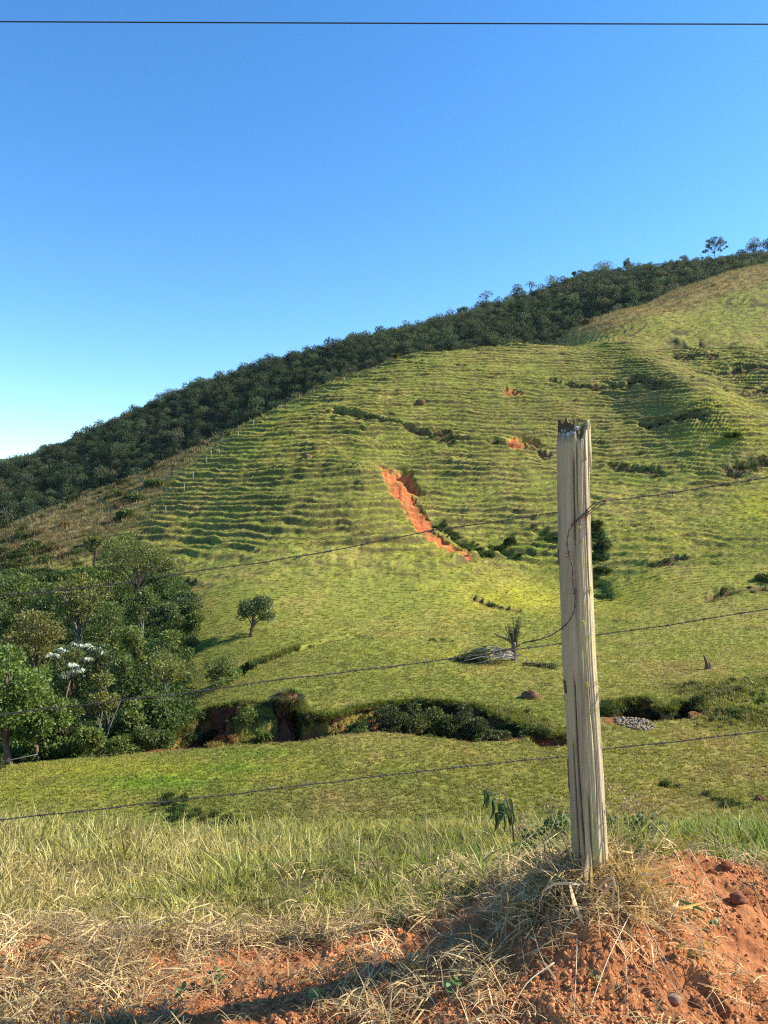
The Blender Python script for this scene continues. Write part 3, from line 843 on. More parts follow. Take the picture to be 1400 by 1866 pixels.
# ------------------------------------------------------------------ pasture grass: short tufts following the turf colour
def tuft_proto(n, seed, spread=0.5, w=0.09, seg=1, lean=0.5, hvar=0.4):
    r = np.random.default_rng(seed)
    V, Q, Tt, tl = [], [], [], []; k = 0
    for i in range(n):
        a = r.random() * 6.283; q = spread * math.sqrt(r.random()) * 0.6
        b = np.array([math.cos(a) * q, math.sin(a) * q, -0.05]); a2 = a + r.normal() * 0.8
        h = 1 - hvar * r.random(); out = np.array([math.cos(a2), math.sin(a2), 0]) * lean * (0.4 + r.random())
        s = np.array([-math.sin(a2), math.cos(a2), 0]); s = s * math.cos(1.0 * r.normal()) + np.array([math.cos(a2), math.sin(a2), 0]) * 0.4; s = s / np.linalg.norm(s) * w * (0.7 + .6 * r.random())
        g = 0.8 + 0.4 * r.random()
        if seg == 1:
            V += [b - s, b + s, b + out * h + [0, 0, h]]; Tt.append((k, k + 1, k + 2)); k += 3; tl += [(g * .75,) * 3] * 2 + [(g * 1.15,) * 3]
        else:
            ts = np.linspace(0, 1, seg + 1); droop = (r.random() ** 2) * 0.8
            for j, t in enumerate(ts):
                p = b + out * h * (t ** 1.6) + np.array([0, 0, h * (t - droop * 0.55 * t ** 2.5)])
                ww = s * (1 - t ** 2) if t < 1 else s * 0.02
                V += [p - ww, p + ww]; tl += [(g * (0.7 + 0.45 * t),) * 3] * 2
            for j in range(seg): Q.append((k + 2 * j, k + 2 * j + 1, k + 2 * j + 3, k + 2 * j + 2))
            k += 2 * (seg + 1)
    f = []
    if Q: f.append(np.array(Q))
    if Tt: f.append(np.array(Tt))
    return np.array(V), f, np.array(tl)

protos = [tuft_proto(9, 10 + i, 0.9, 0.12, 1, 0.6) for i in range(5)]
def samp(n, w, seed):
    r = np.random.default_rng(seed)
    w = w.ravel() / w.sum()
    i = r.choice(len(w), n, p=w)
    p = GV[i].copy()
    p[:, 0] += (r.random(n) - .5) * 0.002 * p[:, 1]; p[:, 1] += (r.random(n) - .5) * 0.004 * p[:, 1]
    p[:, 2] = H(p[:, 0], p[:, 1])
    return i, p, r
inframe = ((M['u'] > -160) & (M['u'] < 1560) & (YY < 335)).astype(float)
led = (M['u'] > 372) & (M['u'] < 512) & (YY > 39) & (YY < 46)
bare = np.clip(1 - M['scar'] - M['cut'] * np.where(led, -1.5, 0.95), 0, 4)
cell = np.gradient(rows)[:, None] * np.ones_like(YY)
w = inframe * bare * (1 - M['brown']) * (1 - 0.93 * np.clip(M['riser'], 0, 1)) * np.clip(cell / (0.0021 * YY), 0.2, 3)
i, p, r = samp(150000, w, 5)
D = p[:, 1]
s = (0.050 + 0.00125 * D) * (0.6 + 0.8 * r.random(len(i)))
s *= 1 + 0.9 * M['tus'].ravel()[i]
tint = TINT.reshape(-1, 3)[i] * (0.85 + 0.6 * r.random((len(i), 1)))
dryp = (r.random(len(i)) < 0.16)[:, None]
tint = np.where(dryp, tint * .4 + DRY * .9, tint)
scatter('pasture_grass', protos, p, np.stack([r.normal(size=len(i)) * .15, r.normal(size=len(i)) * .15, r.random(len(i)) * 6.28], 1),
        np.stack([s * 1.25, s * 1.25, s], 1), tint, r.integers(0, 5, len(i)), m_grass, kind='stuff')
# tall brown grass and low scrub beyond the far fence line
w = inframe * M['brown'] * np.clip(cell / (0.0021 * YY), 0.2, 3)
i, p, r = samp(26000, w, 6)
s = (0.45 + 0.0022 * p[:, 1]) * (0.5 + 0.8 * r.random(len(i)))
tint = TINT.reshape(-1, 3)[i] * (0.7 + 0.8 * r.random((len(i), 1)))
scatter('brown_tall_grass', [tuft_proto(12, 30 + k, 0.9, 0.05, 1, 0.35) for k in range(4)], p, np.stack([r.normal(size=len(i)) * .15, r.normal(size=len(i)) * .15, r.random(len(i)) * 6.28], 1), s, tint, r.integers(0, 4, len(i)), m_straw, kind='stuff')

def leafball(n, L, seed, flat=0.8, fill=0.5, base=(1, 1, 1), ratio=0.6):
    r = np.random.default_rng(seed)
    V, Q, off = [], [], 0
    for c, cs in [(np.array([0, 0, .55]), .5)] + [(np.array([math.cos(a) * .38, math.sin(a) * .38, .35 + .3 * r.random()]), .33) for a in np.arange(5) * 1.257 + r.random()]:
        m = int(n * cs / 2.15)
        v, q = clump(c, np.array([cs, cs, cs * flat]), m, L, r, fill, ratio=ratio); V.append(v); Q.append(q + off); off += len(v)
    V = np.concatenate(V)
    g = np.repeat(0.7 + 0.6 * r.random(len(V) // 4), 4)
    return V, np.concatenate(Q), g[:, None] * np.asarray(base)
balls = [leafball(420, 0.17, 50 + k) for k in range(4)]
# low green scrub dotted over the brown slope and in the shaded hollows
w = inframe * (M['brown'] * (M['u'] < 1000) * (0.12 + sstep(0.15, 0.5, fbm(XX / 9, YY / 9, 3, 400))) * (0.4 + sstep(950, 1030, M['v'])) + 0.10 * M['brown'] * (M['u'] > 1000) * sstep(0.2, .4, fbm(XX / 12, YY / 12, 3, 401)))
i, p, r = samp(1500, w, 8)
s = (0.55 + 1.2 * r.random(len(i)) ** 2); p[:, 2] -= 0.25 * s
g = np.array((0.060, 0.080, 0.022)) * (0.6 + 0.9 * r.random((len(i), 1)))
g = np.where(r.random((len(i), 1)) < .35, np.array((0.15, 0.11, 0.05)) * (0.7 + 0.5 * r.random((len(i), 1))), g)
scatter('hill_scrub', balls, p, np.stack([0 * s, 0 * s, r.random(len(i)) * 6.28], 1), s, g, r.integers(0, 4, len(i)), m_leaf_in, kind='stuff')
_wl, _, _ = seg_dist(XX, YY, castline([(315,1462),(340,1485),(380,1500),(425,1513)]))
_w2, _, _ = seg_dist(XX, YY, castline([(1230,1430),(1280,1450),(1330,1462)]))
w = inframe * np.clip(0.12 * np.exp(-(_wl / .5) ** 2) + 0.05 * np.exp(-(_w2 / .5) ** 2) + M['holl'] * (1 - M['brown']) * 0.4 + 0.10 * M['dark'] + 0.04 * M['tus'] + 0.9 * M['cut'] * (M['u'] > 560) * (M['u'] < 940) * 0.02, 0, 1) * (M['scar'] < .3)
i, p, r = samp(760, w, 9)
s = (0.30 + 0.65 * r.random(len(i)) ** 1.6) * np.where(p[:, 1] < 60, 0.45, 1.0); p[:, 2] -= 0.3 * s
g = np.array((0.050, 0.075, 0.018)) * (0.6 + 1.0 * r.random((len(i), 1)))
scatter('hollow_ferns', balls, p, np.stack([0 * s, 0 * s, r.random(len(i)) * 6.28], 1), s, g, r.integers(0, 4, len(i)), m_leaf_in, kind='stuff')

# ------------------------------------------------------------------ the wood on the hill behind
wf = ((uf > -260) & (uf < 1640) & (Yf < 640)).astype(float) * (1 - 0.97 * gr) * (Yf / 400) ** 0.5
r = np.random.default_rng(12)
i = r.choice(wf.size, 30000, p=wf.ravel() / wf.sum())
px = Xf.ravel()[i] + r.normal(size=len(i)) * 2.5; py = Yf.ravel()[i] + r.normal(size=len(i)) * 2
pz = HF(px, py)
s = 1.7 + 2.3 * r.random(len(i)) ** 2
s = np.where(r.random(len(i)) < .06, 4.2 + 2.0 * r.random(len(i)), s)
uu_ = 700 + px / py * F
s *= 1 - 0.5 * sstep(1000, 1150, uu_) * sstep(470, 540, py)
g = np.array((0.060, 0.088, 0.040)) * (0.45 + 1.1 * r.random((len(i), 1)) ** 1.5) * (1 + 0.45 * fbm(px / 18, py / 18, 3, 77))[:, None]
g = np.where(r.random((len(i), 1)) < .08, np.array((0.10, 0.105, 0.06)) * (.7 + .5 * r.random((len(i), 1))), g)
g = np.where(r.random((len(i), 1)) < .14, np.array((0.075, 0.085, 0.04)) * (.8 + .5 * r.random((len(i), 1))), g)
fb = []
for k in range(5):
    V, Q, tl = leafball(480, 0.11, 70 + k, 0.9, 0.65)
    b = Bag(); b.tube([[0, 0, -.5], [0.02, 0, .1], [0, 0.02, .6]], [.03, .025, .01], 4)
    V2 = np.concatenate([V + [0, 0, .12], b.v[0]]); tl = np.concatenate([tl, np.full((len(b.v[0]), 3), 2.2)])
    fb.append((V2, [np.concatenate([Q, b.q[0] + len(V)])], tl))
scatter('forest', fb, np.stack([px, py, pz + 0.15 * s], 1), np.stack([0 * s, 0 * s, r.random(len(i)) * 6.28], 1), np.stack([s, s, s * (0.95 + .5 * r.random(len(i)))], 1), g, r.integers(0, 5, len(i)), m_leaf_in, kind='stuff')

# trees that stand out on the skyline
def sky_tree(label, u, vtop, vbase, w_px, **kw):
    D = np.interp(u, [0, 300, 600, 1000, 1140, 1400], [480, 510, 532, 570, 576, 586]) + 1
    x = (u - 700) / F * D; z = float(HF(np.array([x]), np.array([D]))[0])
    zt = (933 - vtop) / F * D
    kw['nleaf'] = kw['nleaf'] * 2; kw['leaf'] *= 1.25; kw['csize'] = .5
    return make_tree('skyline_tree', label, x, D, z, max(4.2, (zt - z) * 1.12), w_px * 1.15 / F * D, group='trees standing out on the ridge skyline', **kw)
GD = (0.040, 0.060, 0.020)
for a in [
 ('small round dark tree alone on the grassy ridge top', 1143, 473, 487, 14, dict(col=GD, seed=1, clear=.35, ncl=7, nleaf=120, leaf=.55)),
 ('wide flat topped grey green tree at the left end of the grassy ridge', 1098, 479, 497, 42, dict(col=(.07,.09,.04), seed=2, clear=.15, ncl=10, nleaf=90, leaf=.6)),
 ('narrow dark tree just left of the wide flat topped ridge tree', 1062, 485, 500, 20, dict(col=GD, seed=3, clear=.2, ncl=7, nleaf=110, leaf=.6)),
 ('tiny tree with a thin stem left of the narrow dark ridge tree', 1047, 491, 502, 9, dict(col=GD, seed=4, clear=.4, ncl=5, nleaf=70, leaf=.5)),
 ('ragged tree pair on the skyline above the steep wood', 1008, 505, 522, 30, dict(col=GD, seed=5, clear=.2, ncl=9, nleaf=80, leaf=.6)),
 ('bare looking thin umbrella tree on the wooded skyline', 968, 517, 532, 18, dict(col=(.09,.10,.07), seed=6, clear=.6, ncl=6, nleaf=30, leaf=.5, flat=.3)),
 ('broad dark tree bulging above the middle of the wooded skyline', 942, 522, 545, 26, dict(col=GD, seed=7, clear=.1, ncl=9, nleaf=130, leaf=.6)),
 ('large round dark tree crown on the skyline lower down the wood', 886, 537, 562, 36, dict(col=GD, seed=8, clear=.1, ncl=10, nleaf=130, leaf=.7)),
 ('dark crown rising over the skyline left of the large round one', 845, 556, 575, 24, dict(col=GD, seed=9, clear=.1, ncl=8, nleaf=120, leaf=.6)),
 ('tall pale thin crown poking above the lower wooded skyline', 583, 632, 656, 16, dict(col=(.08,.09,.05), seed=10, clear=.4, ncl=6, nleaf=60, leaf=.6)),
 ('small pale umbrella tree on the ridge left of the pine', 1245, 468, 481, 17, dict(col=(.12,.12,.09), seed=11, clear=.6, ncl=6, nleaf=40, leaf=.45, flat=.3)),
 ('thin leafless pinkish tree pair on the ridge beside the pine', 1273, 468, 481, 18, dict(col=(.16,.12,.10), seed=12, clear=.4, ncl=6, nleaf=22, leaf=.4)),
 ('open crowned tree with visible forked trunk right of the pine', 1374, 438, 462, 25, dict(col=(.055,.075,.035), seed=13, clear=.45, ncl=8, nleaf=100, leaf=.55)),
 ('low spreading tree between the pine and the forked tree', 1354, 452, 470, 28, dict(col=(.055,.07,.03), seed=14, clear=.1, ncl=8, nleaf=100, leaf=.6)),
 ('dark tree cut by the right edge of the picture on the ridge', 1402, 434, 458, 30, dict(col=GD, seed=15, clear=.15, ncl=9, nleaf=130, leaf=.6)),
 ]: sky_tree(*a[:5], **a[5])

# the tall parana pine on the ridge
def pine():
    u, D = 1303, 584.0
    x = (u - 700) / F * D; z = float(HF(np.array([x]), np.array([D]))[0]); h = (933 - 435) / F * D - z
    r = np.random.default_rng(3)
    root = empty('araucaria_pine', (x, D, z - .3), 'tall candelabra pine with tufted branch ends and bare trunk on the ridge skyline', 'tree')
    T = Bag(); C = Bag()
    t = np.linspace(0, 1, 8)
    T.tube(np.stack([0 * t, 0 * t, t * h * .93], 1), .42 - .25 * t, 7)
    n = 34
    for k in range(n):
        f = k / n; zz = h * (0.42 + 0.50 * f ** .8); a = k * 2.4
        L = h * 0.36 * (1 - 0.45 * f) * (0.75 + .35 * r.random())
        if f < .3 and r.random() < .35: continue
        e = np.array([math.cos(a) * L, math.sin(a) * L, zz + L * (.18 + .25 * f)])
        m = np.array([math.cos(a) * L * .55, math.sin(a) * L * .55, zz - L * .05])
        T.tube(np.stack([[0, 0, zz], m, e]), [.14, .1, .05], 4)
        cs = 1.05 + .8 * f * r.random() + (0.45 if f > .6 else 0)
        v, q = clump(e, np.array([cs, cs, cs * .7]), 150, .6, r, .1); C.add(v, q, col=mixcol((.030, .050, .020), 150, r, yel=.05))
        if f > .35:
            v, q = clump((e + m) / 2, np.array([cs, cs, cs * .8]) * .5, 50, .5, r, .2); C.add(v, q, col=mixcol((.030, .050, .020), 50, r, yel=.05))
    link('trunk', T.mesh('trunk', [m_bark]), root); link('crown', C.mesh('crown', [m_leaf], False), root)
pine()

# ------------------------------------------------------------------ trees of the wooded hollow, lower left
def vtree(label, u, vtop, D, w_px, name='tree', **kw):
    x = (u - 700) / F * D; z = hz(x, D); zt = (933 - vtop) / F * D
    return make_tree(name, label, x, D, z, max(1.0, zt - z), w_px / F * D, **kw)
G1 = (.110, .175, .036); G2 = (.086, .124, .032); G3 = (.125, .165, .037); G4 = (.145, .158, .042); G5 = (.082, .120, .048); G6 = (.14, .20, .030)
grp = 'trees of the wooded hollow'
for a in [
 ('large bright green broadleaf tree at the left edge reaching down to the meadow', 12, 1112, 39.0, 190, dict(col=G1, seed=21, clear=.03, ncl=34, nleaf=330, leaf=.19, csize=.26, flat=.9, fill=.3)),
 ('bright green leafy tree leaning right out of the large left edge tree', 70, 1205, 39.6, 110, dict(col=G1, seed=22, clear=.03, ncl=22, nleaf=260, leaf=.19, flat=.9, csize=.30, fill=.3)),
 ('olive brown dome crowned tree behind the bright left edge tree', 62, 1072, 55, 140, dict(col=(.14,.135,.038), seed=23, clear=.3, ncl=12, nleaf=420, leaf=.2, flat=.5)),
 ('open crowned grey green tree with a tall white trunk', 140, 1008, 61, 118, dict(col=G4, seed=24, clear=.42, ncl=11, nleaf=300, leaf=.26, bark=m_palebark)),
 ('dark green feathery tree at far left below the brown slope', 22, 1026, 76, 130, dict(col=G2, seed=25, clear=.2, ncl=12, nleaf=360, leaf=.28, flat=.5)),
 ('dark tree between the far left feathery tree and the white trunked tree', 88, 1040, 72, 80, dict(col=G2, seed=26, clear=.15, ncl=9, nleaf=320, leaf=.28)),
 ('broad umbrella shaped feathery tree below the dark slope gully', 252, 985, 74, 150, dict(col=(.098,.118,.030), seed=27, clear=.5, ncl=14, nleaf=420, leaf=.2, flat=.38)),
 ('fresh green round tree beneath the brown slope left of the umbrella tree', 205, 972, 82, 74, dict(col=G3, seed=28, clear=.2, ncl=9, nleaf=320, leaf=.27)),
 ('small yellow green tree at the top edge of the wood', 172, 955, 92, 34, dict(col=G4, seed=29, clear=.3, ncl=6, nleaf=200, leaf=.3)),
 ('slim light green tree next to the topmost tree of the wood', 238, 958, 93, 60, dict(col=G3, seed=30, clear=.1, ncl=8, nleaf=260, leaf=.3)),
 ('blue green bushy tree right of the orange bank', 340, 1058, 75, 62, dict(col=G5, seed=31, clear=.05, ncl=8, nleaf=300, leaf=.26)),
 ('second blue green bushy tree standing lower and left by the orange bank', 308, 1080, 71, 60, dict(col=G5, seed=32, clear=.05, ncl=8, nleaf=300, leaf=.25)),
 ('rounded bush tree where the wood meets the pasture above its corner', 352, 1096, 68, 44, dict(col=G3, seed=33, clear=.05, ncl=7, nleaf=260, leaf=.24)),
 ('dark tree with a thin pale forked trunk under the umbrella tree', 262, 1060, 66, 66, dict(col=G2, seed=34, clear=.4, ncl=8, nleaf=260, leaf=.24, bark=m_palebark)),
 ('dense mid green tree in the middle of the wood', 198, 1068, 60, 90, dict(col=G2, seed=35, clear=.2, ncl=10, nleaf=340, leaf=.22)),
 ('yellowish green crown below the orange bank', 245, 1108, 55, 80, dict(col=G3, seed=36, clear=.2, ncl=10, nleaf=340, leaf=.2)),
 ('fine leaved tree right of centre in the wood above the cut bank', 300, 1118, 52, 84, dict(col=G3, seed=37, clear=.2, ncl=10, nleaf=340, leaf=.19)),
 ('leggy shrub tree with bare crossing branches above the cut bank', 300, 1168, 48.5, 96, dict(col=G4, seed=38, clear=.3, ncl=10, nleaf=170, leaf=.18, fill=.3, bark=m_palebark, stems=3)),
 ('slender dark tree in front of the yellowish crown', 222, 1150, 47.5, 70, dict(col=G2, seed=39, clear=.15, ncl=10, nleaf=300, leaf=.18)),
 ('thin pale stemmed tree rising from the dark hollow', 186, 1200, 42.3, 60, dict(col=G4, seed=40, clear=.35, ncl=9, nleaf=190, leaf=.17, bark=m_palebark, stems=2)),
 ('dark leafy tree on the meadow edge right of the bright tree', 120, 1250, 41.0, 76, dict(col=G2, seed=41, clear=.1, ncl=10, nleaf=300, leaf=.17)),
 ('low bush on the meadow edge under the thin pale stemmed tree', 168, 1300, 39.6, 60, dict(col=G3, seed=42, clear=.02, ncl=8, nleaf=280, leaf=.15, cat='shrub')),
 ('small leafy sapling hanging over the dark hollow', 240, 1262, 43.5, 60, dict(col=G3, seed=43, clear=.3, ncl=8, nleaf=150, leaf=.17, stems=2)),
 ('light green sapling between the lone tree and the cut bank', 400, 1183, 51.5, 66, dict(col=(.12,.16,.04), seed=44, clear=.05, ncl=9, nleaf=240, leaf=.16, stems=3, fill=.25)),
 ('sprawling bush at the left rim of the big cut bank', 268, 1232, 46, 60, dict(col=G3, seed=45, clear=.05, ncl=8, nleaf=240, leaf=.17)),
 ('dark bush in the shade left of the cut bank', 292, 1262, 44.5, 54, dict(col=G2, seed=46, clear=.02, ncl=8, nleaf=240, leaf=.16, cat='shrub')),
 ('dull green tree behind the olive dome at the left edge', 10, 1075, 60, 90, dict(col=G2, seed=47, clear=.1, ncl=9, nleaf=300, leaf=.23)),
 ('mid green tree filling the gap right of the olive dome', 130, 1128, 51, 90, dict(col=G2, seed=48, clear=.1, ncl=10, nleaf=340, leaf=.19)),
 ('dark tree just behind the silver leaved tree', 178, 1140, 49, 90, dict(col=(.05,.08,.02), seed=49, clear=.1, ncl=10, nleaf=320, leaf=.19)),
 ]: vtree(*a[:5], group=grp, **a[5])
for a in [
 ('small yellow green shrub on the grassy ledge inside the big gully', 452, 1292, 43.3, 40, dict(col=(.12,.16,.035), seed=161, clear=.02, ncl=9, nleaf=200, leaf=.12, cat='shrub')),
 ('low green shrub at the foot of the ledge inside the big gully', 480, 1326, 42.2, 34, dict(col=(.10,.14,.03), seed=162, clear=.02, ncl=8, nleaf=200, leaf=.12, cat='shrub')),
 ('dark bush under the trees at the left lip of the cut bank', 262, 1312, 39.4, 60, dict(col=G2, seed=151, clear=.02, ncl=10, nleaf=260, leaf=.14, cat='shrub')),
 ('second dark bush right of it on the left lip of the cut bank', 296, 1318, 39.9, 44, dict(col=G2, seed=152, clear=.02, ncl=9, nleaf=240, leaf=.14, cat='shrub')),
 ('low bush left of both on the meadow edge by the dark hollow', 222, 1330, 38.6, 50, dict(col=G3, seed=153, clear=.02, ncl=8, nleaf=240, leaf=.13, cat='shrub')),
 ('yellow green bush at the left mouth of the small upper gully', 424, 1208, 53.0, 40, dict(col=(.12,.16,.03), seed=154, clear=.02, ncl=8, nleaf=240, leaf=.13, cat='shrub')),
 ('dark rounded shrub alone on the brown slope with a long shadow', 284, 880, 127, 42, dict(col=G2, seed=51, clear=.02, ncl=7, nleaf=300, leaf=.35, cat='shrub')),
 ('smaller dark shrub below the rounded shrub on the brown slope', 250, 900, 122, 30, dict(col=G2, seed=52, clear=.02, ncl=6, nleaf=240, leaf=.35, cat='shrub')),
 ('dark shrub lowest of three in the slope gully', 228, 925, 115, 32, dict(col=G2, seed=53, clear=.02, ncl=6, nleaf=240, leaf=.33, cat='shrub')),
 ('small dark bush on the outline of the brown slope', 130, 908, 127, 14, dict(col=G2, seed=54, clear=.02, ncl=5, nleaf=140, leaf=.3, cat='shrub')),
 ('grey bush in the tan patch above the green hill', 1115, 590, 235, 14, dict(col=(.06,.065,.035), seed=55, clear=.02, ncl=5, nleaf=140, leaf=.45, cat='shrub')),
 ('wide low grey bush at the foot of the tan patch', 1070, 606, 228, 34, dict(col=(.08,.07,.04), seed=56, clear=.02, ncl=8, nleaf=140, leaf=.45, cat='shrub', flat=.5)),
 ('dark bush on the crest of the green hill', 722, 640, 183, 20, dict(col=(.085,.08,.03), seed=57, clear=.02, ncl=6, nleaf=120, leaf=.35, cat='shrub')),
 ('dark fern bush in the hollow partly hidden by the fence post', 1086, 962, 111, 24, dict(col=(.04,.065,.018), seed=58, clear=.02, ncl=8, nleaf=260, leaf=.3, cat='shrub')),
 ('dark green bush below the hollow beside the fence post', 1098, 1036, 98, 34, dict(col=(.05,.09,.02), seed=59, clear=.02, ncl=8, nleaf=260, leaf=.25, cat='shrub', flat=.6)),
 ('dark green bush at the right edge on the lower pasture', 1395, 1048, 90, 44, dict(col=(.05,.08,.02), seed=60, clear=.02, ncl=8, nleaf=240, leaf=.22, cat='shrub', flat=.6)),
 ('small bush in the fold at the foot of the right hill', 1336, 842, 136, 34, dict(col=(.06,.09,.02), seed=61, clear=.02, ncl=7, nleaf=220, leaf=.3, cat='shrub', flat=.6)),
 ('dark bush at the right tip of the first hollow', 930, 975, 107, 24, dict(col=(.06,.08,.02), seed=62, clear=.02, ncl=8, nleaf=260, leaf=.27, cat='shrub', flat=.6)),
 ]: vtree(*a[:5], name='bush', **a[5])
# lone tree on the pasture
t = vtree('lone small dark tree on a patch of bare earth in the open pasture', 458, 1076, 67, 80, name='lone_tree', col=(.062, .095, .035), seed=66, clear=.26, ncl=17, nleaf=420, leaf=.15, trunk_r=.15, lean=(.16, 0), droop=.7, csize=.31, fill=.2, flat=.95)
# shrubs growing out of the big gully wall
for k, (lab, u, vt, D, wp, c) in enumerate([
 ('low bush at the left end of the row on the gully wall', 655, 1296, 42.0, 42, G2), ('tallest dark shrub of the row on the gully wall', 708, 1274, 42.4, 54, (.035,.055,.015)),
 ('yellow green topped shrub in the row on the gully wall', 752, 1272, 42.6, 56, (.075,.095,.022)), ('middle shrub with pale top in the row on the gully wall', 800, 1278, 42.6, 52, (.07,.09,.02)),
 ('black green shrub right of the pale topped one on the gully wall', 845, 1280, 42.0, 56, (.035,.055,.015)), ('dark shrub closing the row at the right end of the gully', 880, 1300, 41.2, 48, (.045,.065,.018)),
 ('stunted bush on the spoil just right of the gully row', 912, 1328, 40.2, 36, (.07,.075,.022))]):
    x = (u - 700) / F * D; zb = -14.4 if k < 6 else hz(x, D)
    make_tree('gully_shrub', lab, x, D, zb, (933 - vt) / F * D - zb, wp * 1.5 / F * D, c, 80 + k, clear=.22, ncl=26, nleaf=210, leaf=.13, csize=.34, cat='shrub', group='shrubs along the gully wall')
x, y = P(500, 0, 59.5)[:2]; 
for k, (lab, u, D, w_, h_) in enumerate([('bush against the orange earth at the left end of the small upper gully', 455, 55.8, 1.3, 1.0), ('fourth bush between the dark one and the faint one in the upper gully', 555, 62.6, 1.6, .9), ('dark green bush in the small upper gully', 512, 60.2, 2.2, 1.5), ('lower bush left of the dark one in the small upper gully', 478, 57.6, 1.5, .9), ('faint bush near the right end of the small upper gully', 600, 65.3, 1.6, .8)]):
    x = (u - 700) / F * D
    make_tree('gully_shrub', lab, x, D, hz(x, D) - .2, h_, w_, (.045, .07, .02), 90 + k, clear=.02, ncl=7, nleaf=220, leaf=.13, cat='shrub', group='shrubs in the small upper gully')

# silver leaved cecropia
def cecropia():
    D = 42.6; u0 = 138
    x = (u0 - 700) / F * D; z = hz(x, D); r = np.random.default_rng(9)
    root = empty('silver_leaf_tree', (x, D, z), 'slender tree with drooping silvery white leaves among the dark trees', 'tree')
    T = Bag(); C = Bag()
    def up(u, v, dy=0): p = P(u, v, D + dy); return p - np.array([x, D, z])
    fork = up(128, 1240)
    T.tube(np.stack([[0, 0, -.2], up(105, 1330) * [1, 1, 1], fork]), [.09, .07, .045], 6)
    for (u, v, dy, ns) in ((112, 1186, -.3, 9), (98, 1196, .4, 7), (138, 1172, .2, 9), (152, 1176, -.4, 9), (172, 1180, .2, 9), (182, 1188, -.3, 7), (134, 1212, -.8, 8), (142, 1222, -.6, 6), (120, 1230, .6, 6), (160, 1200, .7, 7)):
        c = up(u, v, dy)
        T.tube(np.stack([fork, (fork + c) / 2 + [0, 0, -.15], c]), [.03, .022, .015], 5)
        for k in range(ns):
            a = k * 2.4 + r.random(); lc = c + np.array([math.cos(a) * .22, math.sin(a) * .22, .05 + .12 * r.random()]) * (0.5 + r.random())
            m = 9; an = np.linspace(0, 6.283, m, endpoint=False) + r.random()
            ax = np.stack([np.cos(an), np.sin(an), -0.55 - .3 * r.random(m)], 1)
            v_, q_ = leaves(np.repeat(lc[None], m, 0), ax, .30, .07, r, .5)
            top = r.random() < .6
            C.add(v_, q_, col=mixcol((.50, .52, .44) if top else (.07, .10, .05), m, r, yel=0.0))
    link('trunk', T.mesh('trunk', [m_bark]), root); link('crown', C.mesh('crown', [m_leaf], False), root)
cecropia()
# leafy ground cover under the wood
w = ((M['u'] > -200) & (M['u'] < 400) & (YY > 40.5) & (YY < 92)).astype(float) * inframe * (M['v'] > 1000)
wp_ = np.array([[-75, 38.6], [-13.2, 38.6], [-12.4, 44], [-15.0, 52], [-17.8, 66], [-21.5, 80], [-30, 100], [-90, 100]])
w = w * in_poly(XX, YY, wp_) * cell * YY * (1 - ((M['u'] > 185) & (YY < 43.5)))
i, p, r = samp(1900, w, 18)
s = (0.9 + 1.9 * r.random(len(i))); p[:, 2] -= .25 * s
g = np.array((0.075, 0.112, 0.030)) * (0.5 + 1.0 * r.random((len(i), 1)))
scatter('undergrowth', [leafball(1300, 0.085, 350 + k) for k in range(4)], p, np.stack([0 * s, 0 * s, r.random(len(i)) * 6.28], 1), s, g, r.integers(0, 4, len(i)), m_leaf_in, kind='stuff')

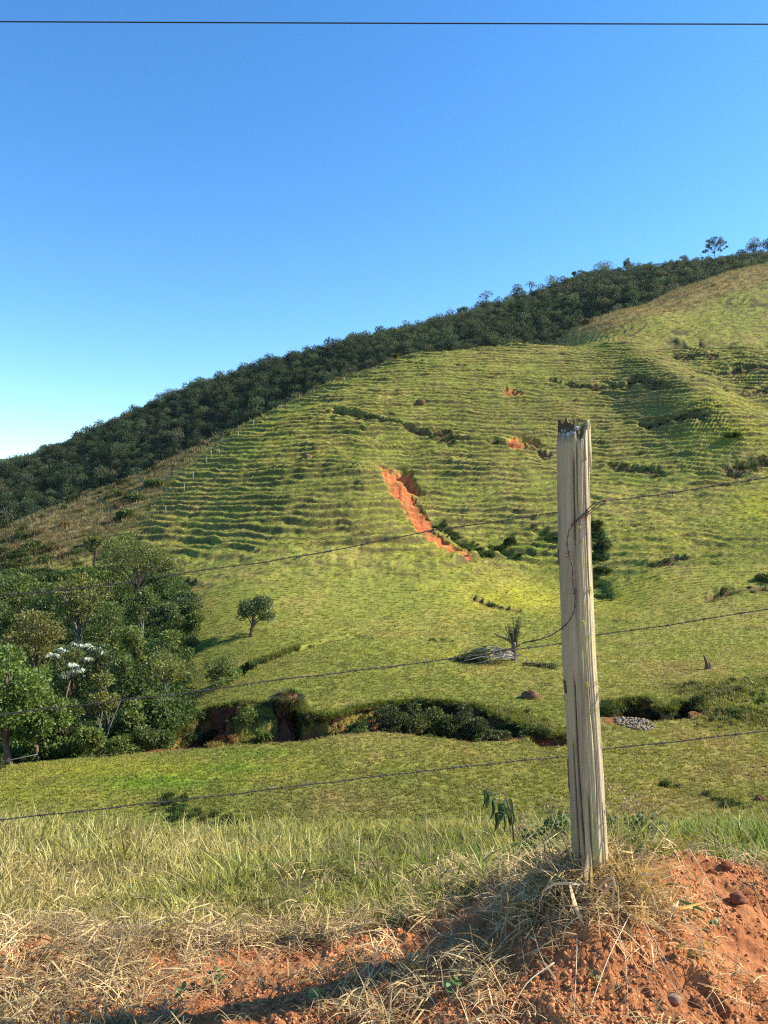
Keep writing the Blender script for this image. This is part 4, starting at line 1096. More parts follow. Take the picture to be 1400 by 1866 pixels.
# ------------------------------------------------------------------ cut banks of the gullies
m_bank, nt, out = mat('cut_bank_soil')
pos = geo_pos(nt); posz = geo_pos(nt, (1.0, 1.0, 3.5))
a = noise(nt, 1.1, 6, 0.7, posz); b = noise(nt, 5.5, 5, 0.7, pos)
c = mix_rgb(nt, maprange(nt, a, 0.35, 0.68), (0.22, 0.080, 0.040), (0.12, 0.062, 0.038))  # bank soil painted darker than open soil, in place of shade
c = mix_rgb(nt, maprange(nt, b, 0.45, 0.75), c, (0.12, 0.075, 0.045))
principled(nt, out, c, 0.95, 0.1, bump(nt, b, 0.08))
def bank(name, line, zbot, label=None, top=0.06, lean=0.45, under=0.25, seed=0, i0=0.0, i1=1.0):
    line = np.asarray(line, float)
    L = np.hypot(*(line[1:] - line[:-1]).T); cum = np.concatenate([[0], np.cumsum(L)])
    s = np.arange(cum[-1] * i0, cum[-1] * i1, 0.09)
    px = np.interp(s, cum, line[:, 0]); py = np.interp(s, cum, line[:, 1])
    px = np.convolve(np.pad(px, 4, 'edge'), np.ones(9) / 9, 'valid'); py = np.convolve(np.pad(py, 4, 'edge'), np.ones(9) / 9, 'valid')
    tx = np.gradient(px); ty = np.gradient(py); n = np.hypot(tx, ty); nx, ny = ty / n, -tx / n       # towards the gully (and the camera)
    zt = H(px - nx * 0.35, py - ny * 0.35) + top
    rows_ = [-0.45, -0.2, 0.0] + list(np.linspace(0.02, 1, 34))
    V = []
    for k, q in enumerate(rows_):
        if q <= 0:
            o = q * 1.0; x_, y_ = px + nx * o, py + ny * o
            z_ = np.where(q < -0.3, zt - top - .25, zt - top * (0.5 if q < 0 else 0) + 0.03 * vn(s * 4, s * 0, seed))
        else:
            zb = np.interp(s / cum[-1], np.linspace(0, 1, len(zbot)), zbot)
            zz = zt + (zb - zt) * q
            o = 0.10 + lean * q - under * np.sin(min(1, q * 2.2) * math.pi) * 0.6 + 0.22 * fbm(s * 1.3, zz * 0.9, 4, seed + 3) + 0.20 * fbm(s * 2.6, zz * 2.4, 4, seed + 4, .65)
            if q < 0.06: o = o * 0 + 0.16 + 0.08 * fbm(s * 3, s * 0, 3, seed + 5)
            x_, y_, z_ = px + nx * o, py + ny * o, zz
        V.append(np.stack([x_, y_, z_], 1))
    V = np.concatenate(V)
    o = link(name, new_mesh(name, V, quads(len(rows_), len(s))[:, ::-1], [m_bank], True), kind='structure')
    FACES.append(V.reshape(len(rows_), len(s), 3)[5:]); NRM.append(np.stack([nx, ny], 1))
    return px, py, nx, ny, zt
rim = []
FACES, NRM = [], []
rim.append(bank('gully_bank', G1_far, [-13.5, -15.6, -16.0, -15.8, -15.6, -15.4, -15.0, -14.4, -14.2, -13.6, -12.6], seed=401))
rim.append(bank('gully_bank', G2_far, [-11.9, -13.2, -13.4, -13.2, -12.6], seed=411, lean=.15, under=.5))
rim.append(bank('gully_bank', G3_far, [-12.0, -12.5, -12.4], seed=421, lean=.1, under=.2))
rim.append(bank('gully_bank', G4_far, [-13.4, -13.2, -12.8, -12.4, -12.1], seed=431, lean=.2, i0=0.08, i1=0.5))
# overhanging grass along the rims
R = np.random.default_rng(31)
ps, ks, tt_ = [], [], []
for px, py, nx, ny, zt in rim:
    for _ in range(7):
        o = R.normal(size=len(px)) * 0.12 - 0.02
        ps.append(np.stack([px + nx * o + R.normal(size=len(px)) * .05, py + ny * o, zt - .02 - 0.25 * np.clip(o - .05, 0, 1)], 1))
ps = np.concatenate(ps); n = len(ps)
scatter('rim_grass', [tuft_proto(14, 60 + k, 0.8, 0.05, 3, 0.9) for k in range(4)], ps, np.stack([.5 + R.normal(size=n) * .3, R.normal(size=n) * .3, R.random(n) * 6.28], 1),
        0.14 + 0.22 * R.random(n) ** 1.5, np.array((0.15, 0.17, 0.035)) * (0.5 + 0.9 * R.random((n, 1))), R.integers(0, 4, n), m_grass, kind='stuff')

# ferns, roots of grass and creepers growing on the cut faces
fp, fr = [], []
for g_, nn in zip(FACES, NRM):
    m = g_.shape[0] * g_.shape[1]; k = R.integers(0, m, m // 7)
    a_, b_ = k // g_.shape[1], k % g_.shape[1]; q = g_[a_, b_]
    keep = fbm(q[:, 0] * 0.9 + q[:, 1] * .6, q[:, 2] * 1.1, 3, 441) + 0.25 * (1 - a_ / g_.shape[0]) > .06
    fp.append(q[keep] + np.hstack([nn[b_][keep] * .03, np.zeros((keep.sum(), 1))]))
fp = np.concatenate(fp); n = len(fp)
scatter('bank_grass', [tuft_proto(12, 460 + k, 0.9, 0.06, 3, 1.0) for k in range(3)], fp, np.stack([.9 + R.normal(size=n) * .35, R.normal(size=n) * .4, R.normal(size=n) * .5], 1),
        0.10 + 0.26 * R.random(n) ** 2, np.array((0.10, 0.125, 0.03)) * (0.4 + 1.0 * R.random((n, 1))), R.integers(0, 3, n), m_grass, kind='stuff')
k = R.choice(n, min(n, 330), replace=False); k = k[fp[k][:, 1] < 50]
scatter('bank_ferns', balls, fp[k], np.stack([0 * fp[k][:, 0]] * 2 + [R.random(len(k)) * 6.28], 1), .22 + .5 * R.random(len(k)) ** 2, np.array((0.055, 0.078, 0.022)) * (0.5 + 1.1 * R.random((len(k), 1))), R.integers(0, 4, len(k)), m_leaf_in, kind='stuff')

def rock_mesh(name, r0, seed, mats, sx=1, sy=1, sz=1, nu=18, nv=10, amp=.35, f=1.6, prof=None):
    th = np.arange(nu) / nu * 2 * math.pi; ph = np.linspace(0.02, math.pi - .02, nv)
    PH, TH = np.meshgrid(ph, th, indexing='ij')
    d = np.stack([np.sin(PH) * np.cos(TH), np.sin(PH) * np.sin(TH), np.cos(PH)], -1)
    rr = r0 * (1 + amp * fbm(d[..., 0] * f + seed, d[..., 1] * f + d[..., 2] * f * 1.3, 3, seed))
    if prof is not None: d = d * np.stack([prof(d[..., 2])] * 2 + [np.ones_like(PH)], -1)
    v = (d * rr[..., None] * np.array([sx, sy, sz])).reshape(-1, 3)
    return new_mesh(name, v, quads(nv, nu, wrap=True)[:, ::-1], mats, False)

# earth pillar standing in the gully mouth
c = P(521, 1290, 44.3)
pil = empty('earth_pillar', (c[0], c[1], -15.2), 'dark leaning earth pillar with a grassy cap standing in the gully', 'earth pillar')
zz = np.linspace(0, 4.35, 46); th = np.arange(40) / 40 * 2 * math.pi
Zm, Tm = np.meshgrid(zz, th, indexing='ij')
rad_ = np.interp(Zm, [0, 1.2, 2.0, 2.5, 2.9, 3.4, 4.0, 4.25, 4.35], [1.6, 1.25, .82, .50, .45, .60, .72, .62, .35]) * (1 + .42 * fbm(np.cos(Tm) * 1.6 + 3, np.sin(Tm) * 1.6 + Zm * 1.3, 4, 61, .6))
cx_ = np.interp(Zm, [0, 2.4, 4.4], [-.25, -.05, .12])
vv = np.stack([cx_ + rad_ * np.cos(Tm), .7 * rad_ * np.sin(Tm), Zm + 0.06 * fbm(np.cos(Tm) * 2, np.sin(Tm) * 2, 3, 62)], -1).reshape(-1, 3)
vv = np.vstack([vv, [[.12, 0, 4.38]]]); tq = np.array([(45 * 40 + j, 45 * 40 + (j + 1) % 40, len(vv) - 1) for j in range(40)])
link('pillar_body', new_mesh('pillar_body', vv, [quads(46, 40, wrap=True), tq], [m_bank], True), pil)
B = Bag(); Rr = np.random.default_rng(2)
for k in range(2400):
    a = Rr.random() * 6.28; q = .82 * math.sqrt(Rr.random()); dd = Rr.random() ** 1.5 * 2.3 * (k > 420); q = .80 - .25 * dd if k > 420 else q; b = np.array([.12 + math.cos(a) * q, .7 * math.sin(a) * q, 4.3 - .25 * (q > .6) - dd])
    h = .14 + .2 * Rr.random(); o = np.array([math.cos(a), math.sin(a), 0]) * .12 * (1 + 1.5 * (q > .6)) + Rr.normal(size=3) * .04; s_ = np.cross(o, [0, 0, 1]); s_ = s_ / (np.linalg.norm(s_) + 1e-6) * .015
    B.add([b - s_, b + s_, b + o * .7 + s_ * .7 + [0, 0, h * .8], b + o * .7 - s_ * .7 + [0, 0, h * .8], b + o * 1.5 + [0, 0, h * (.8 if q < .6 else .2)]], [(0, 1, 2, 3)], [(3, 2, 4)], col=np.array((.09, .10, .028)) * (.6 + .8 * Rr.random()))
link('grass_cap', B.mesh('grass_cap', [m_leaf], False), pil)

# ------------------------------------------------------------------ posts of the far fence along the brown slope
m_far = mat_plain('far_post_wood', (0.27, 0.24, 0.18), 0.85, 0.2, 0.25, 3, 0.01, 10)
b = Bag(); b.tube([[0, 0, -.2], [.02, 0, .7], [.0, .02, 1.45], [0.01, .02, 1.55]], [.12, .11, .10, .05], 8)
NTH = ['', 'second', 'third', 'fourth', 'fifth', 'sixth', 'seventh', 'eighth', 'ninth', 'tenth', 'eleventh', 'twelfth', 'thirteenth', 'fourteenth', 'fifteenth', 'sixteenth', 'seventeenth']
fpm = b.mesh('far_fence_post', [m_far])
for k, (u, v) in enumerate([(265, 1004), (302, 936), (336, 892), (352, 870), (376, 848), (385, 839), (400, 827), (434, 797), (462, 779), (485, 764), (512, 748), (545, 731), (572, 722), (602, 709), (628, 700), (652, 691), (680, 681)]):
    c = cast(u, v + 2)
    if c is None: continue
    o = link('far_fence_post', fpm, loc=(c[0], c[1], hz(*c) + (0.25 if k < 9 else 0)), rot=(rad(R.normal() * 5), rad(R.normal() * 6), k))
    s_ = (0.75 if k < 9 else .65) * (0.85 + .3 * R.random()); o.scale = (s_, s_, s_)
    o['label'] = ('lowest' if k == 0 else NTH[k] + ' from the bottom') + ' of the small pale posts climbing the hill beside the brown scrub'; o['category'] = 'fence post'; o['group'] = 'posts of the far fence line'

# ------------------------------------------------------------------ lopped tree and its cut branches
def lopped():
    D = 59.5; u = 937
    c = P(u, 0, D); z = hz(c[0], D); r = np.random.default_rng(5)
    root = empty('lopped_tree', (c[0], D, z - .1), 'lopped dark stump with thin upright regrowth beside a heap of cut branches', 'tree')
    T = Bag(); C = Bag()
    T.tube([[0, 0, 0], [.02, 0, .7], [-.03, 0, 1.35], [-.02, 0, 1.6]], [.27, .22, .20, .16], 9)
    T.tube([[.12, 0, 0], [.20, .05, .8], [.24, .05, 1.7], [.30, 0, 2.4]], [.14, .11, .08, .03], 7)
    T.tube([[0, 0, 1.45], [-.7, -.1, 1.85], [-1.4, -.2, 2.15], [-1.65, -.2, 2.3]], [.11, .085, .06, .04], 7)
    for k in range(26):
        a = r.random() * 6.28; L = 1.0 + 1.3 * r.random(); q = np.array([math.cos(a) * .5, math.sin(a) * .4, 1]) * [.6, .6, 1]; q = q / np.linalg.norm(q)
        st = np.array([r.normal() * .12, 0, 1.4 + .2 * r.random()])
        e = st + q * L; m_ = (st + e) / 2 + r.normal(size=3) * .05
        T.tube([st, m_, e], [.035, .022, .01], 4)
        n = 34; t_ = r.random(n)[:, None] * .75 + .25; p = st + (e - st) * t_ + r.normal(size=(n, 3)) * .05
        v, qd = leaves(p, unit(r.normal(size=(n, 3)) + [0, 0, .5]), .15, .05, r); C.add(v, qd, col=mixcol((.065, .085, .035), n, r))
    T.tube([[-.3, 0, 1.6], [-.9, 0, 2.5], [-1.75, .1, 3.6]], [.03, .02, .008], 4)
    link('trunk', T.mesh('trunk', [m_bark]), root); link('regrowth', C.mesh('regrowth', [m_leaf], False), root)
    # heap of branches
    c2 = P(893, 0, 58.6); z2 = hz(c2[0], c2[1])
    root = empty('branch_heap', (c2[0], c2[1], z2), 'heap of cut branches with dark leaves and bare grey butts left of the lopped stump', 'branch heap')
    for k in range(46):
        r2 = np.random.default_rng(100 + k); T = Bag()
        butt = np.array([1.0 + .8 * r2.random(), r2.normal() * .5, .3 + .7 * r2.random()]); tip = np.array([-.4 - 2.4 * r2.random(), -.3 + r2.normal() * 1.0, .1 + .9 * r2.random() ** 2])
        if k % 2 == 0: tip = butt + np.array([r2.normal() * .8 - .3, -.9 * r2.random(), -.9 + .8 * r2.random()]); tip[2] = max(.02, tip[2])
        m_ = (butt + tip) / 2 + np.array([0, 0, .35 * r2.random()]) + r2.normal(size=3) * .12
        T.tube([butt, (butt + m_) / 2, m_, (m_ + tip) / 2, tip], np.array([.045, .038, .03, .02, .008]) * (.6 + .7 * r2.random()), 5)
        link('branch', T.mesh('branch', [m_dead]), root)
    C = Bag(); n = 5200
    s_ = r.random(n); p = np.stack([-.2 - 3.0 * s_, -.3 + r.normal(size=n) * .5 * (1 - .5 * s_), .05 + r.random(n) * (1.15 - .95 * s_)], 1)
    v, qd = leaves(p, unit(r.normal(size=(n, 3)) + [-.8, 0, .1]), .17, .06, r); C.add(v, qd, col=mixcol((.05, .07, .032), n, r, yel=.1))
    link('foliage', C.mesh('foliage', [m_leaf], False), root)
    # loose leafy bough lying right of the stump
    c3 = P(985, 0, 57.2); root = empty('fallen_bough', (c3[0], c3[1], hz(c3[0], c3[1])), 'dark leafy bough lying on the grass just right of the lopped stump', 'bough')
    T = Bag(); T.tube([[-1.2, .5, .15], [-.3, .1, .2], [.6, -.2, .12], [1.5, .5, .3]], [.04, .035, .025, .01], 5)
    T.tube([[-.3, .1, .2], [.3, -.6, .15], [.9, -1.1, .1]], [.03, .02, .01], 4)
    link('branch', T.mesh('branch', [m_bark]), root)
    n = 900; C = Bag(); a = r.random(n)
    p = np.where((r.random(n) < .5)[:, None], np.stack([-1.2 + 2.4 * a, .4 - .7 * a, .15 + 0 * a], 1), np.stack([-.3 + 1.2 * a, .1 - 1.2 * a, .12 + 0 * a], 1)) + r.normal(size=(n, 3)) * [.15, .15, .07]
    v, qd = leaves(p, unit(r.normal(size=(n, 3))), .15, .06, r); C.add(v, qd, col=mixcol((.045, .065, .03), n, r, yel=.1))
    link('foliage', C.mesh('foliage', [m_leaf], False), root)
m_dead = mat_plain('dead_branch', (0.27, 0.24, 0.20), 0.85, 0.15, 0.3, 6, 0.01, 30)
lopped()

# small snag, termite mounds, stone heap, fallen stick
def thing_mesh(name, me, loc, label, cat, rz=0, group=None):
    o = link(name, me, loc=loc, rot=(0, 0, rz)); o['label'] = label; o['category'] = cat
    if group: o['group'] = group
    return o
c = P(1290, 0, 55.5); b = Bag(); b.tube([[0, 0, -.1], [-.05, 0, .35], [-.22, 0, .85], [-.34, 0, 1.1]], [.2, .15, .09, .02], 7); b.tube([[.1, 0, -.1], [.14, 0, .3], [.1, 0, .55]], [.14, .12, .04], 7)
thing_mesh('snag', b.mesh('snag', [m_bark]), (c[0], c[1], hz(c[0], c[1])), 'short broken dark snag standing alone on the right pasture', 'stump')
m_mound = mat_plain('mound_earth', (0.16, 0.09, 0.05), 0.95, 0.1, 0.4, 4, 0.05, 12)
for u, D, s_, lab in ((967, 47.6, .55, 'small brown earth mound on the slope left of the fence post'), (1385, 30.8, .22, 'tiny dark earth lump on the low meadow at the right edge'), (766, 149, .9, 'little dark mound high on the green hill below the crest'), (560, 126.5, .8, 'small earth mound among the terraces left of the orange scar')):
    c = P(u, 0, D); thing_mesh('earth_mound', rock_mesh('earth_mound', s_, int(u), [m_mound], 1.1, .9, .8), (c[0], c[1], hz(c[0], c[1]) + .1 * s_), lab, 'mound')
m_stone = mat_plain('pale_stones', (0.27, 0.20, 0.13), 0.9, 0.15, 0.5, 2.3, 0.01, 30)
B = Bag(); r = np.random.default_rng(44)
sm = rock_mesh('pebble', 1, 5, [m_stone], nu=7, nv=5); sv = np.array([v.co for v in sm.vertices]); sq = np.array([p.vertices[:] for p in sm.polygons if len(p.vertices) == 4]); bpy.data.meshes.remove(sm)
cp = P(1158, 0, 41.5)
for k in range(330):
    a, q = r.random() * 6.28, math.sqrt(r.random()); x = cp[0] + math.cos(a) * q * 1.0 + (.9 * r.random() if k % 4 == 0 else 0); y = cp[1] + math.sin(a) * q * 1.5 * (.5 if k % 4 == 0 else 1) + (1.1 if k % 4 == 0 else 0)
    s_ = .045 + .06 * r.random(); rot = r.random() * 6.28; cr, sr = math.cos(rot), math.sin(rot); w_ = sv * [s_ * 1.3, s_, s_ * .7]
    w_ = np.stack([w_[:, 0] * cr - w_[:, 1] * sr, w_[:, 0] * sr + w_[:, 1] * cr, w_[:, 2]], 1) + [x, y, hz(x, y) + .04 + .12 * (1 - q) * r.random()]
    B.add(w_, sq)
o = link('pebble_bed', B.mesh('pebble_bed', [m_stone], False), kind='stuff')
# three banks of ferny tufts on the valley floor edge and dark seep on the low meadow
b = Bag(); b.tube([[0, 0, 0], [1.3, .2, .25], [2.6, .1, .55]], [.04, .03, .015], 5); c = P(18, 0, 38.2)
thing_mesh('fallen_stick', b.mesh('fallen_stick', [m_dead]), (c[0] - 1.2, c[1], hz(c[0], c[1]) + .05), 'pale thin stick lying on the meadow below the bright left edge tree', 'stick')
make_tree('bush', 'dark low bush cut by the left edge at the border of the meadow', *P(-14, 0, 36.0)[:2], hz(*P(-14, 0, 36.0)[:2]), 1.0, 1.5, (.03, .045, .015), 140, clear=.02, ncl=7, nleaf=240, leaf=.13, cat='shrub')

# ------------------------------------------------------------------ the fence post
PY = 2.6
def postwood():
    m, nt, out = mat('weathered_wood')
    tc = nt.nodes.new('ShaderNodeTexCoord').outputs['Object']
    def mp(sx, sy, sz):
        n = nt.nodes.new('ShaderNodeMapping'); n.inputs['Scale'].default_value = (sx, sy, sz); nt.links.new(tc, n.inputs[0]); return n.outputs[0]
    grain = noise(nt, 1.0, 6, 0.7, mp(120, 120, 5), 0.6)
    streak = noise(nt, 1.0, 5, 0.6, mp(34, 34, 1.6), 0.8)
    blot = noise(nt, 1.0, 5, 0.65, mp(16, 16, 6))
    base = mix_rgb(nt, maprange(nt, streak, 0.35, 0.68), (0.58, 0.485, 0.30), (0.38, 0.315, 0.205))
    base = mix_rgb(nt, maprange(nt, grain, 0.47, 0.72), base, (0.20, 0.165, 0.11))
    lich = maprange(nt, blot, 0.50, 0.66, 0.0, 0.7)
    base = mix_rgb(nt, lich, base, (0.46, 0.45, 0.17))
    big = noise(nt, 1.0, 3, 0.5, mp(9, 9, 2.2))
    base = mix_rgb(nt, maprange(nt, big, 0.42, 0.62, 0.0, 0.55), base, (0.66, 0.58, 0.33))
    base = mix_rgb(nt, 1.0, base, attr(nt, 'tint').outputs['Color'], 'MULTIPLY')
    principled(nt, out, base, 0.85, 0.15, bump(nt, grain, 0.006))
    return m
m_post = postwood()
pcx = np.array([[765, 1043.5], [900, 1045.5], [1000, 1048], [1200, 1056], [1400, 1068], [1560, 1076.5], [1660, 1081]])
def post_x(v): return (np.interp(v, pcx[:, 0], pcx[:, 1]) - 700) / F * PY
base_v = 1625
x0, z0 = post_x(base_v), (933 - base_v) / F * PY
post = empty('fence_post', (x0, PY, z0), 'tall weathered round wooden fence post on the red bank, splintered at the top', 'fence post')
nth, nz_ = 220, 420
th = np.arange(nth) / nth * 2 * math.pi               # 0 = right, -pi/2 = towards the camera
xr = np.cos(th)
# height of the broken top round the rim (photo rows)
ff = -np.sin(th)                                       # +1 towards the camera
topv = np.where(xr < 0.18, 771 + 5 * np.sin(th * 9) + 3 * np.sin(th * 23), 0)
topv = np.where((xr >= 0.18) & (xr < 0.80), np.interp(xr, [.18, .26, .42, .6, .68, .80], [788, 806, 800, 786, 790, 775]) + 3 * np.sin(th * 31), topv)
topv = np.where(xr >= 0.80, np.interp(xr, [.8, .9, .97, 1.0], [784, 766, 768, 790]), topv)
topz = (933 - topv) / F * PY - z0
t = np.linspace(0, 1, nz_)[:, None]
Zp = -0.14 + (topz[None, :] + 0.14) * t
V = 933 - (Zp + z0) * F / PY
R0 = np.interp(V, [765, 1000, 1300, 1560, 1650], [.0565, .0560, .0580, .0600, .064])
TH = np.broadcast_to(th, Zp.shape)
cy, sy = np.cos(TH), np.sin(TH)
ridge = fbm(cy * 7 + 3, sy * 7 + Zp * 0.55, 4, 501)
fine = fbm(cy * 26, sy * 26 + Zp * 1.1, 3, 502)
Rp = R0 * (1 + 0.035 * fbm(cy * 1.3, sy * 1.3 + Zp * .8, 2, 503)) + 0.0032 * ridge + 0.0014 * fine
# long drying cracks: wandering lines of angle
tintp = np.ones(Zp.shape + (3,))
def crack(a0, v0, v1, dep, wid, wob, sd):
    global Rp, tintp
    a = a0 + wob * vn(Zp[:, :1] * 2.1, Zp[:, :1] * 0 + sd, sd)
    d = np.abs((TH - a + math.pi) % (2 * math.pi) - math.pi)
    k = sstep(v0 - 15, v0 + 30, V) * sstep(v1 + 15, v1 - 50, V)
    g = np.exp(-(d / wid) ** 2) * k
    Rp = Rp - dep * g
    tintp = tintp * (1 - 0.6 * g[..., None])
F_ = -math.pi / 2
crack(F_ - .30, 830, 1010, .010, .050, .12, 1); crack(F_ - .62, 1225, 1560, .012, .045, .10, 2); crack(F_ - .05, 800, 960, .007, .045, .1, 3)
crack(F_ + .55, 770, 1100, .006, .035, .08, 4); crack(F_ + .95, 760, 900, .008, .04, .05, 5); crack(F_ - .95, 1340, 1600, .010, .05, .08, 6)
crack(F_ + .25, 1180, 1500, .005, .03, .15, 7); crack(F_ - 0.1, 1430, 1640, .008, .05, .12, 8); crack(F_ + .7, 1450, 1640, .006, .04, .1, 9); crack(1.2, 800, 1500, .01, .05, .1, 10)
# burnt, rotten top on the left, slab broken away in front right of it
burn = sstep(815, 782, V + 10 * fbm(cy * 6, Zp * 30, 3, 505)) * sstep(.35, .15, cy)
Rp = Rp - 0.006 * burn - 0.012 * sstep(806, 798, V) * sstep(.30, .15, cy) * sstep(-.2, .3, cy)
tintp = tintp * (1 - 0.80 * burn[..., None])
grey = sstep(.22, -.05, TH * 0 + (cy + .30)) * sstep(1500, 1100, V)      # strip left of the crack, mask for painted shade
gs = np.exp(-((cy + 0.28) / .17) ** 2) * sstep(1560, 1000, V) * (0.6 + .6 * fbm(cy * 3, Zp * 2, 3, 507))
tintp = tintp * (1 - 0.52 * np.clip(gs, 0, 1)[..., None]) * (1 - 0.30 * sstep(-.25, -.7, cy)[..., None])  # left of the post painted darker to stand for its shaded side
yl = np.exp(-((cy - 0.02) / .16) ** 2) * sstep(760, 860, V) * np.clip(.5 + 1.3 * fbm(cy * 4, Zp * 5, 3, 508), 0, 1)
tintp = tintp * (1 - yl[..., None] * np.array((.20, .06, .48)))
foot = sstep(1500, 1600, V + 20 * ridge); tintp = tintp * (1 - foot[..., None] * np.array((.10, .30, .55)) * .8)
cxp = post_x(V) - x0
VV = np.stack([cxp + Rp * cy, Rp * sy, Zp], -1).reshape(-1, 3)
ctr = []
inner = VV.reshape(nz_, nth, 3)[-1].copy()
mid = inner.copy(); mid[:, 0] = (mid[:, 0] - cxp[-1]) * .72 + cxp[-1]; mid[:, 1] *= .72; mid[:, 2] -= 0.006 + .012 * np.abs(vn(th * 4, th * 0, 9))
mid2 = inner.copy(); mid2[:, 0] = (mid2[:, 0] - cxp[-1]) * .3 + cxp[-1]; mid2[:, 1] *= .3; mid2[:, 2] = topz.min() - .02
VV = np.vstack([VV, mid, mid2, [[cxp[-1].mean(), 0, topz.min() - .02]]])
qs = quads(nz_ + 2, nth, wrap=True)
kk = (nz_ + 1) * nth
tq = np.array([(kk + j, kk + (j + 1) % nth, len(VV) - 1) for j in range(nth)])
tp = np.vstack([tintp.reshape(-1, 3), np.repeat([[.5, .45, .4]], nth, 0), np.repeat([[.25, .22, .2]], nth + 1, 0)])
link('post_body', new_mesh('post_body', VV, [qs, tq], [m_post], True, {'tint': tp}), post)
def on_post(u, v, lift=0.002):
    """point on the visible face of the post at photo pixel (u, v), in the post's own space"""
    x = (u - 700) / F * PY - x0; z = (933 - v) / F * PY - z0; c_ = float(post_x(v)) - x0
    rr = float(np.interp(v, [765, 1000, 1300, 1560, 1650], [.0565, .0560, .0580, .0600, .064])) + lift
    s_ = np.clip((x - c_) / rr, -1, 1)
    return np.array([c_ + s_ * rr, -rr * math.sqrt(max(0, 1 - s_ * s_)), z])
# splinters of the broken top
for k, (ang, v0, v1, wd_, out_) in enumerate([(-.30, 850, 763, .008, .002), (-.52, 830, 780, .006, .001), (-.12, 860, 774, .007, .003), (-1.0, 840, 795, .006, .001)]):
    B = Bag(); rr = .0555
    p0 = np.array([post_x(v0) - x0 + rr * math.cos(ang), rr * math.sin(ang), (933 - v0) / F * PY - z0]); p1 = np.array([post_x(v1) - x0 + (rr + out_) * math.cos(ang), (rr + out_) * math.sin(ang), (933 - v1) / F * PY - z0])
    B.tube([p0, (p0 * .6 + p1 * .4), (p0 * .2 + p1 * .8), p1], np.array([.9, .75, .45, .05]) * wd_, 6, col=(1, 1, 1))
    link('splinter', B.mesh('splinter', [m_post]), post)
m_lich = mat_plain('grey_lichen', (0.30, 0.36, 0.38), 0.95, 0.1, 0.5, 90, 0.004, 200)
m_lich2 = mat_plain('yellow_lichen', (0.40, 0.42, 0.16), 0.95, 0.1, 0.4, 90, 0.004, 200)
rl = np.random.default_rng(77)
for k in range(13):
    u, v = 1031 + rl.normal() * 8, 787 + rl.normal() * 8 + (8 if k % 3 == 0 else 0)
    p = on_post(max(1016, min(1045, u)), v, -.004)
    rm = rock_mesh('lichen', .0045 + .004 * rl.random(), 200 + k, [m_lich], 1, .6, 1, 10, 6, .5, 3)
    o = link('lichen', rm, post, loc=tuple(p))
for k, (u, v) in enumerate([(1069, 1072), (1054, 1130), (1085, 1142), (1066, 1155), (1084, 1260), (1090, 1252), (1078, 1285), (1048, 960), (1093, 1352), (1090, 1225), (1061, 1240), (1080, 1240), (1052, 985)]):
    p = on_post(u, v, -.0005); n = 40
    ax = unit(rl.normal(size=(n, 3)) + [0, -1.2, 0]); vv, qq = leaves(p + rl.normal(size=(n, 3)) * .004, ax, .010, .002, rl)
    B = Bag(); B.add(vv, qq, col=mixcol((.42, .44, .14), n, rl, yel=0)); link('lichen_tuft', B.mesh('lichen_tuft', [m_leaf], False), post)
for (u, v0, v1) in ((1027, 1236, 1262), (1030, 1380, 1445), (1014, 1000, 1030)):
    B = Bag(); vs3 = np.linspace(v0, v1, 7); B.tube([on_post(u + 1 + (v - v0) * .09, v, .001) for v in vs3], [.002, .006, .005, .006, .005, .006, .002], 6); link('bark_strip', B.mesh('bark_strip', [m_bark]), post)

# ------------------------------------------------------------------ barbed wire
def wiremat(name, a, b):
    m, nt, out = mat(name)
    n_ = noise(nt, 60, 4, 0.6, geo_pos(nt))
    p = principled(nt, out, mix_rgb(nt, maprange(nt, n_, .4, .6), a, b), 0.6, 0.4)
    p.inputs['Metallic'].default_value = 0.35
    return m
m_wire = wiremat('rusted_wire', (0.085, 0.060, 0.045), (0.13, 0.12, 0.11))
m_rust = wiremat('red_rust_wire', (0.20, 0.085, 0.05), (0.12, 0.055, 0.04))
def smooth_path(pts_, step):
    pts_ = np.asarray(pts_, float); n = len(pts_)
    out_ = []
    P_ = np.vstack([2 * pts_[0] - pts_[1], pts_, 2 * pts_[-1] - pts_[-2]])
    for i in range(1, n):
        a, b, c_, d = P_[i - 1], P_[i], P_[i + 1], P_[i + 2]
        k = max(2, int(np.linalg.norm(c_ - b) / step))
        t = np.linspace(0, 1, k, endpoint=False)[:, None]
        out_.append(.5 * (2 * b + (c_ - a) * t + (2 * a - 5 * b + 4 * c_ - d) * t ** 2 + (-a + 3 * b - 3 * c_ + d) * t ** 3))
    out_.append(pts_[-1:]); return np.vstack(out_)
def barb_mesh():
    B = Bag(); rw = .0009
    a = np.linspace(0, 6.28 * 2.2, 24)
    B.tube(np.stack([(a / 13.8 - .5) * .010, np.cos(a) * .0034, np.sin(a) * .0034], 1), rw * 1.2, 5)
    for (dx, dy, dz) in ((-.006, .3, 1), (-.003, -.4, -1), (.004, .9, .55), (.006, -.8, -.5)):
        d = np.array([dx * 40, dy, dz]); d = d / np.linalg.norm(d)
        B.tube([[dx, 0, 0], np.array([dx, 0, 0]) + d * .008, np.array([dx, 0, 0]) + d * .0165], [rw * 1.1, rw, rw * .5], 5)
    return B.mesh('barb', [m_wire])
barb = barb_mesh()
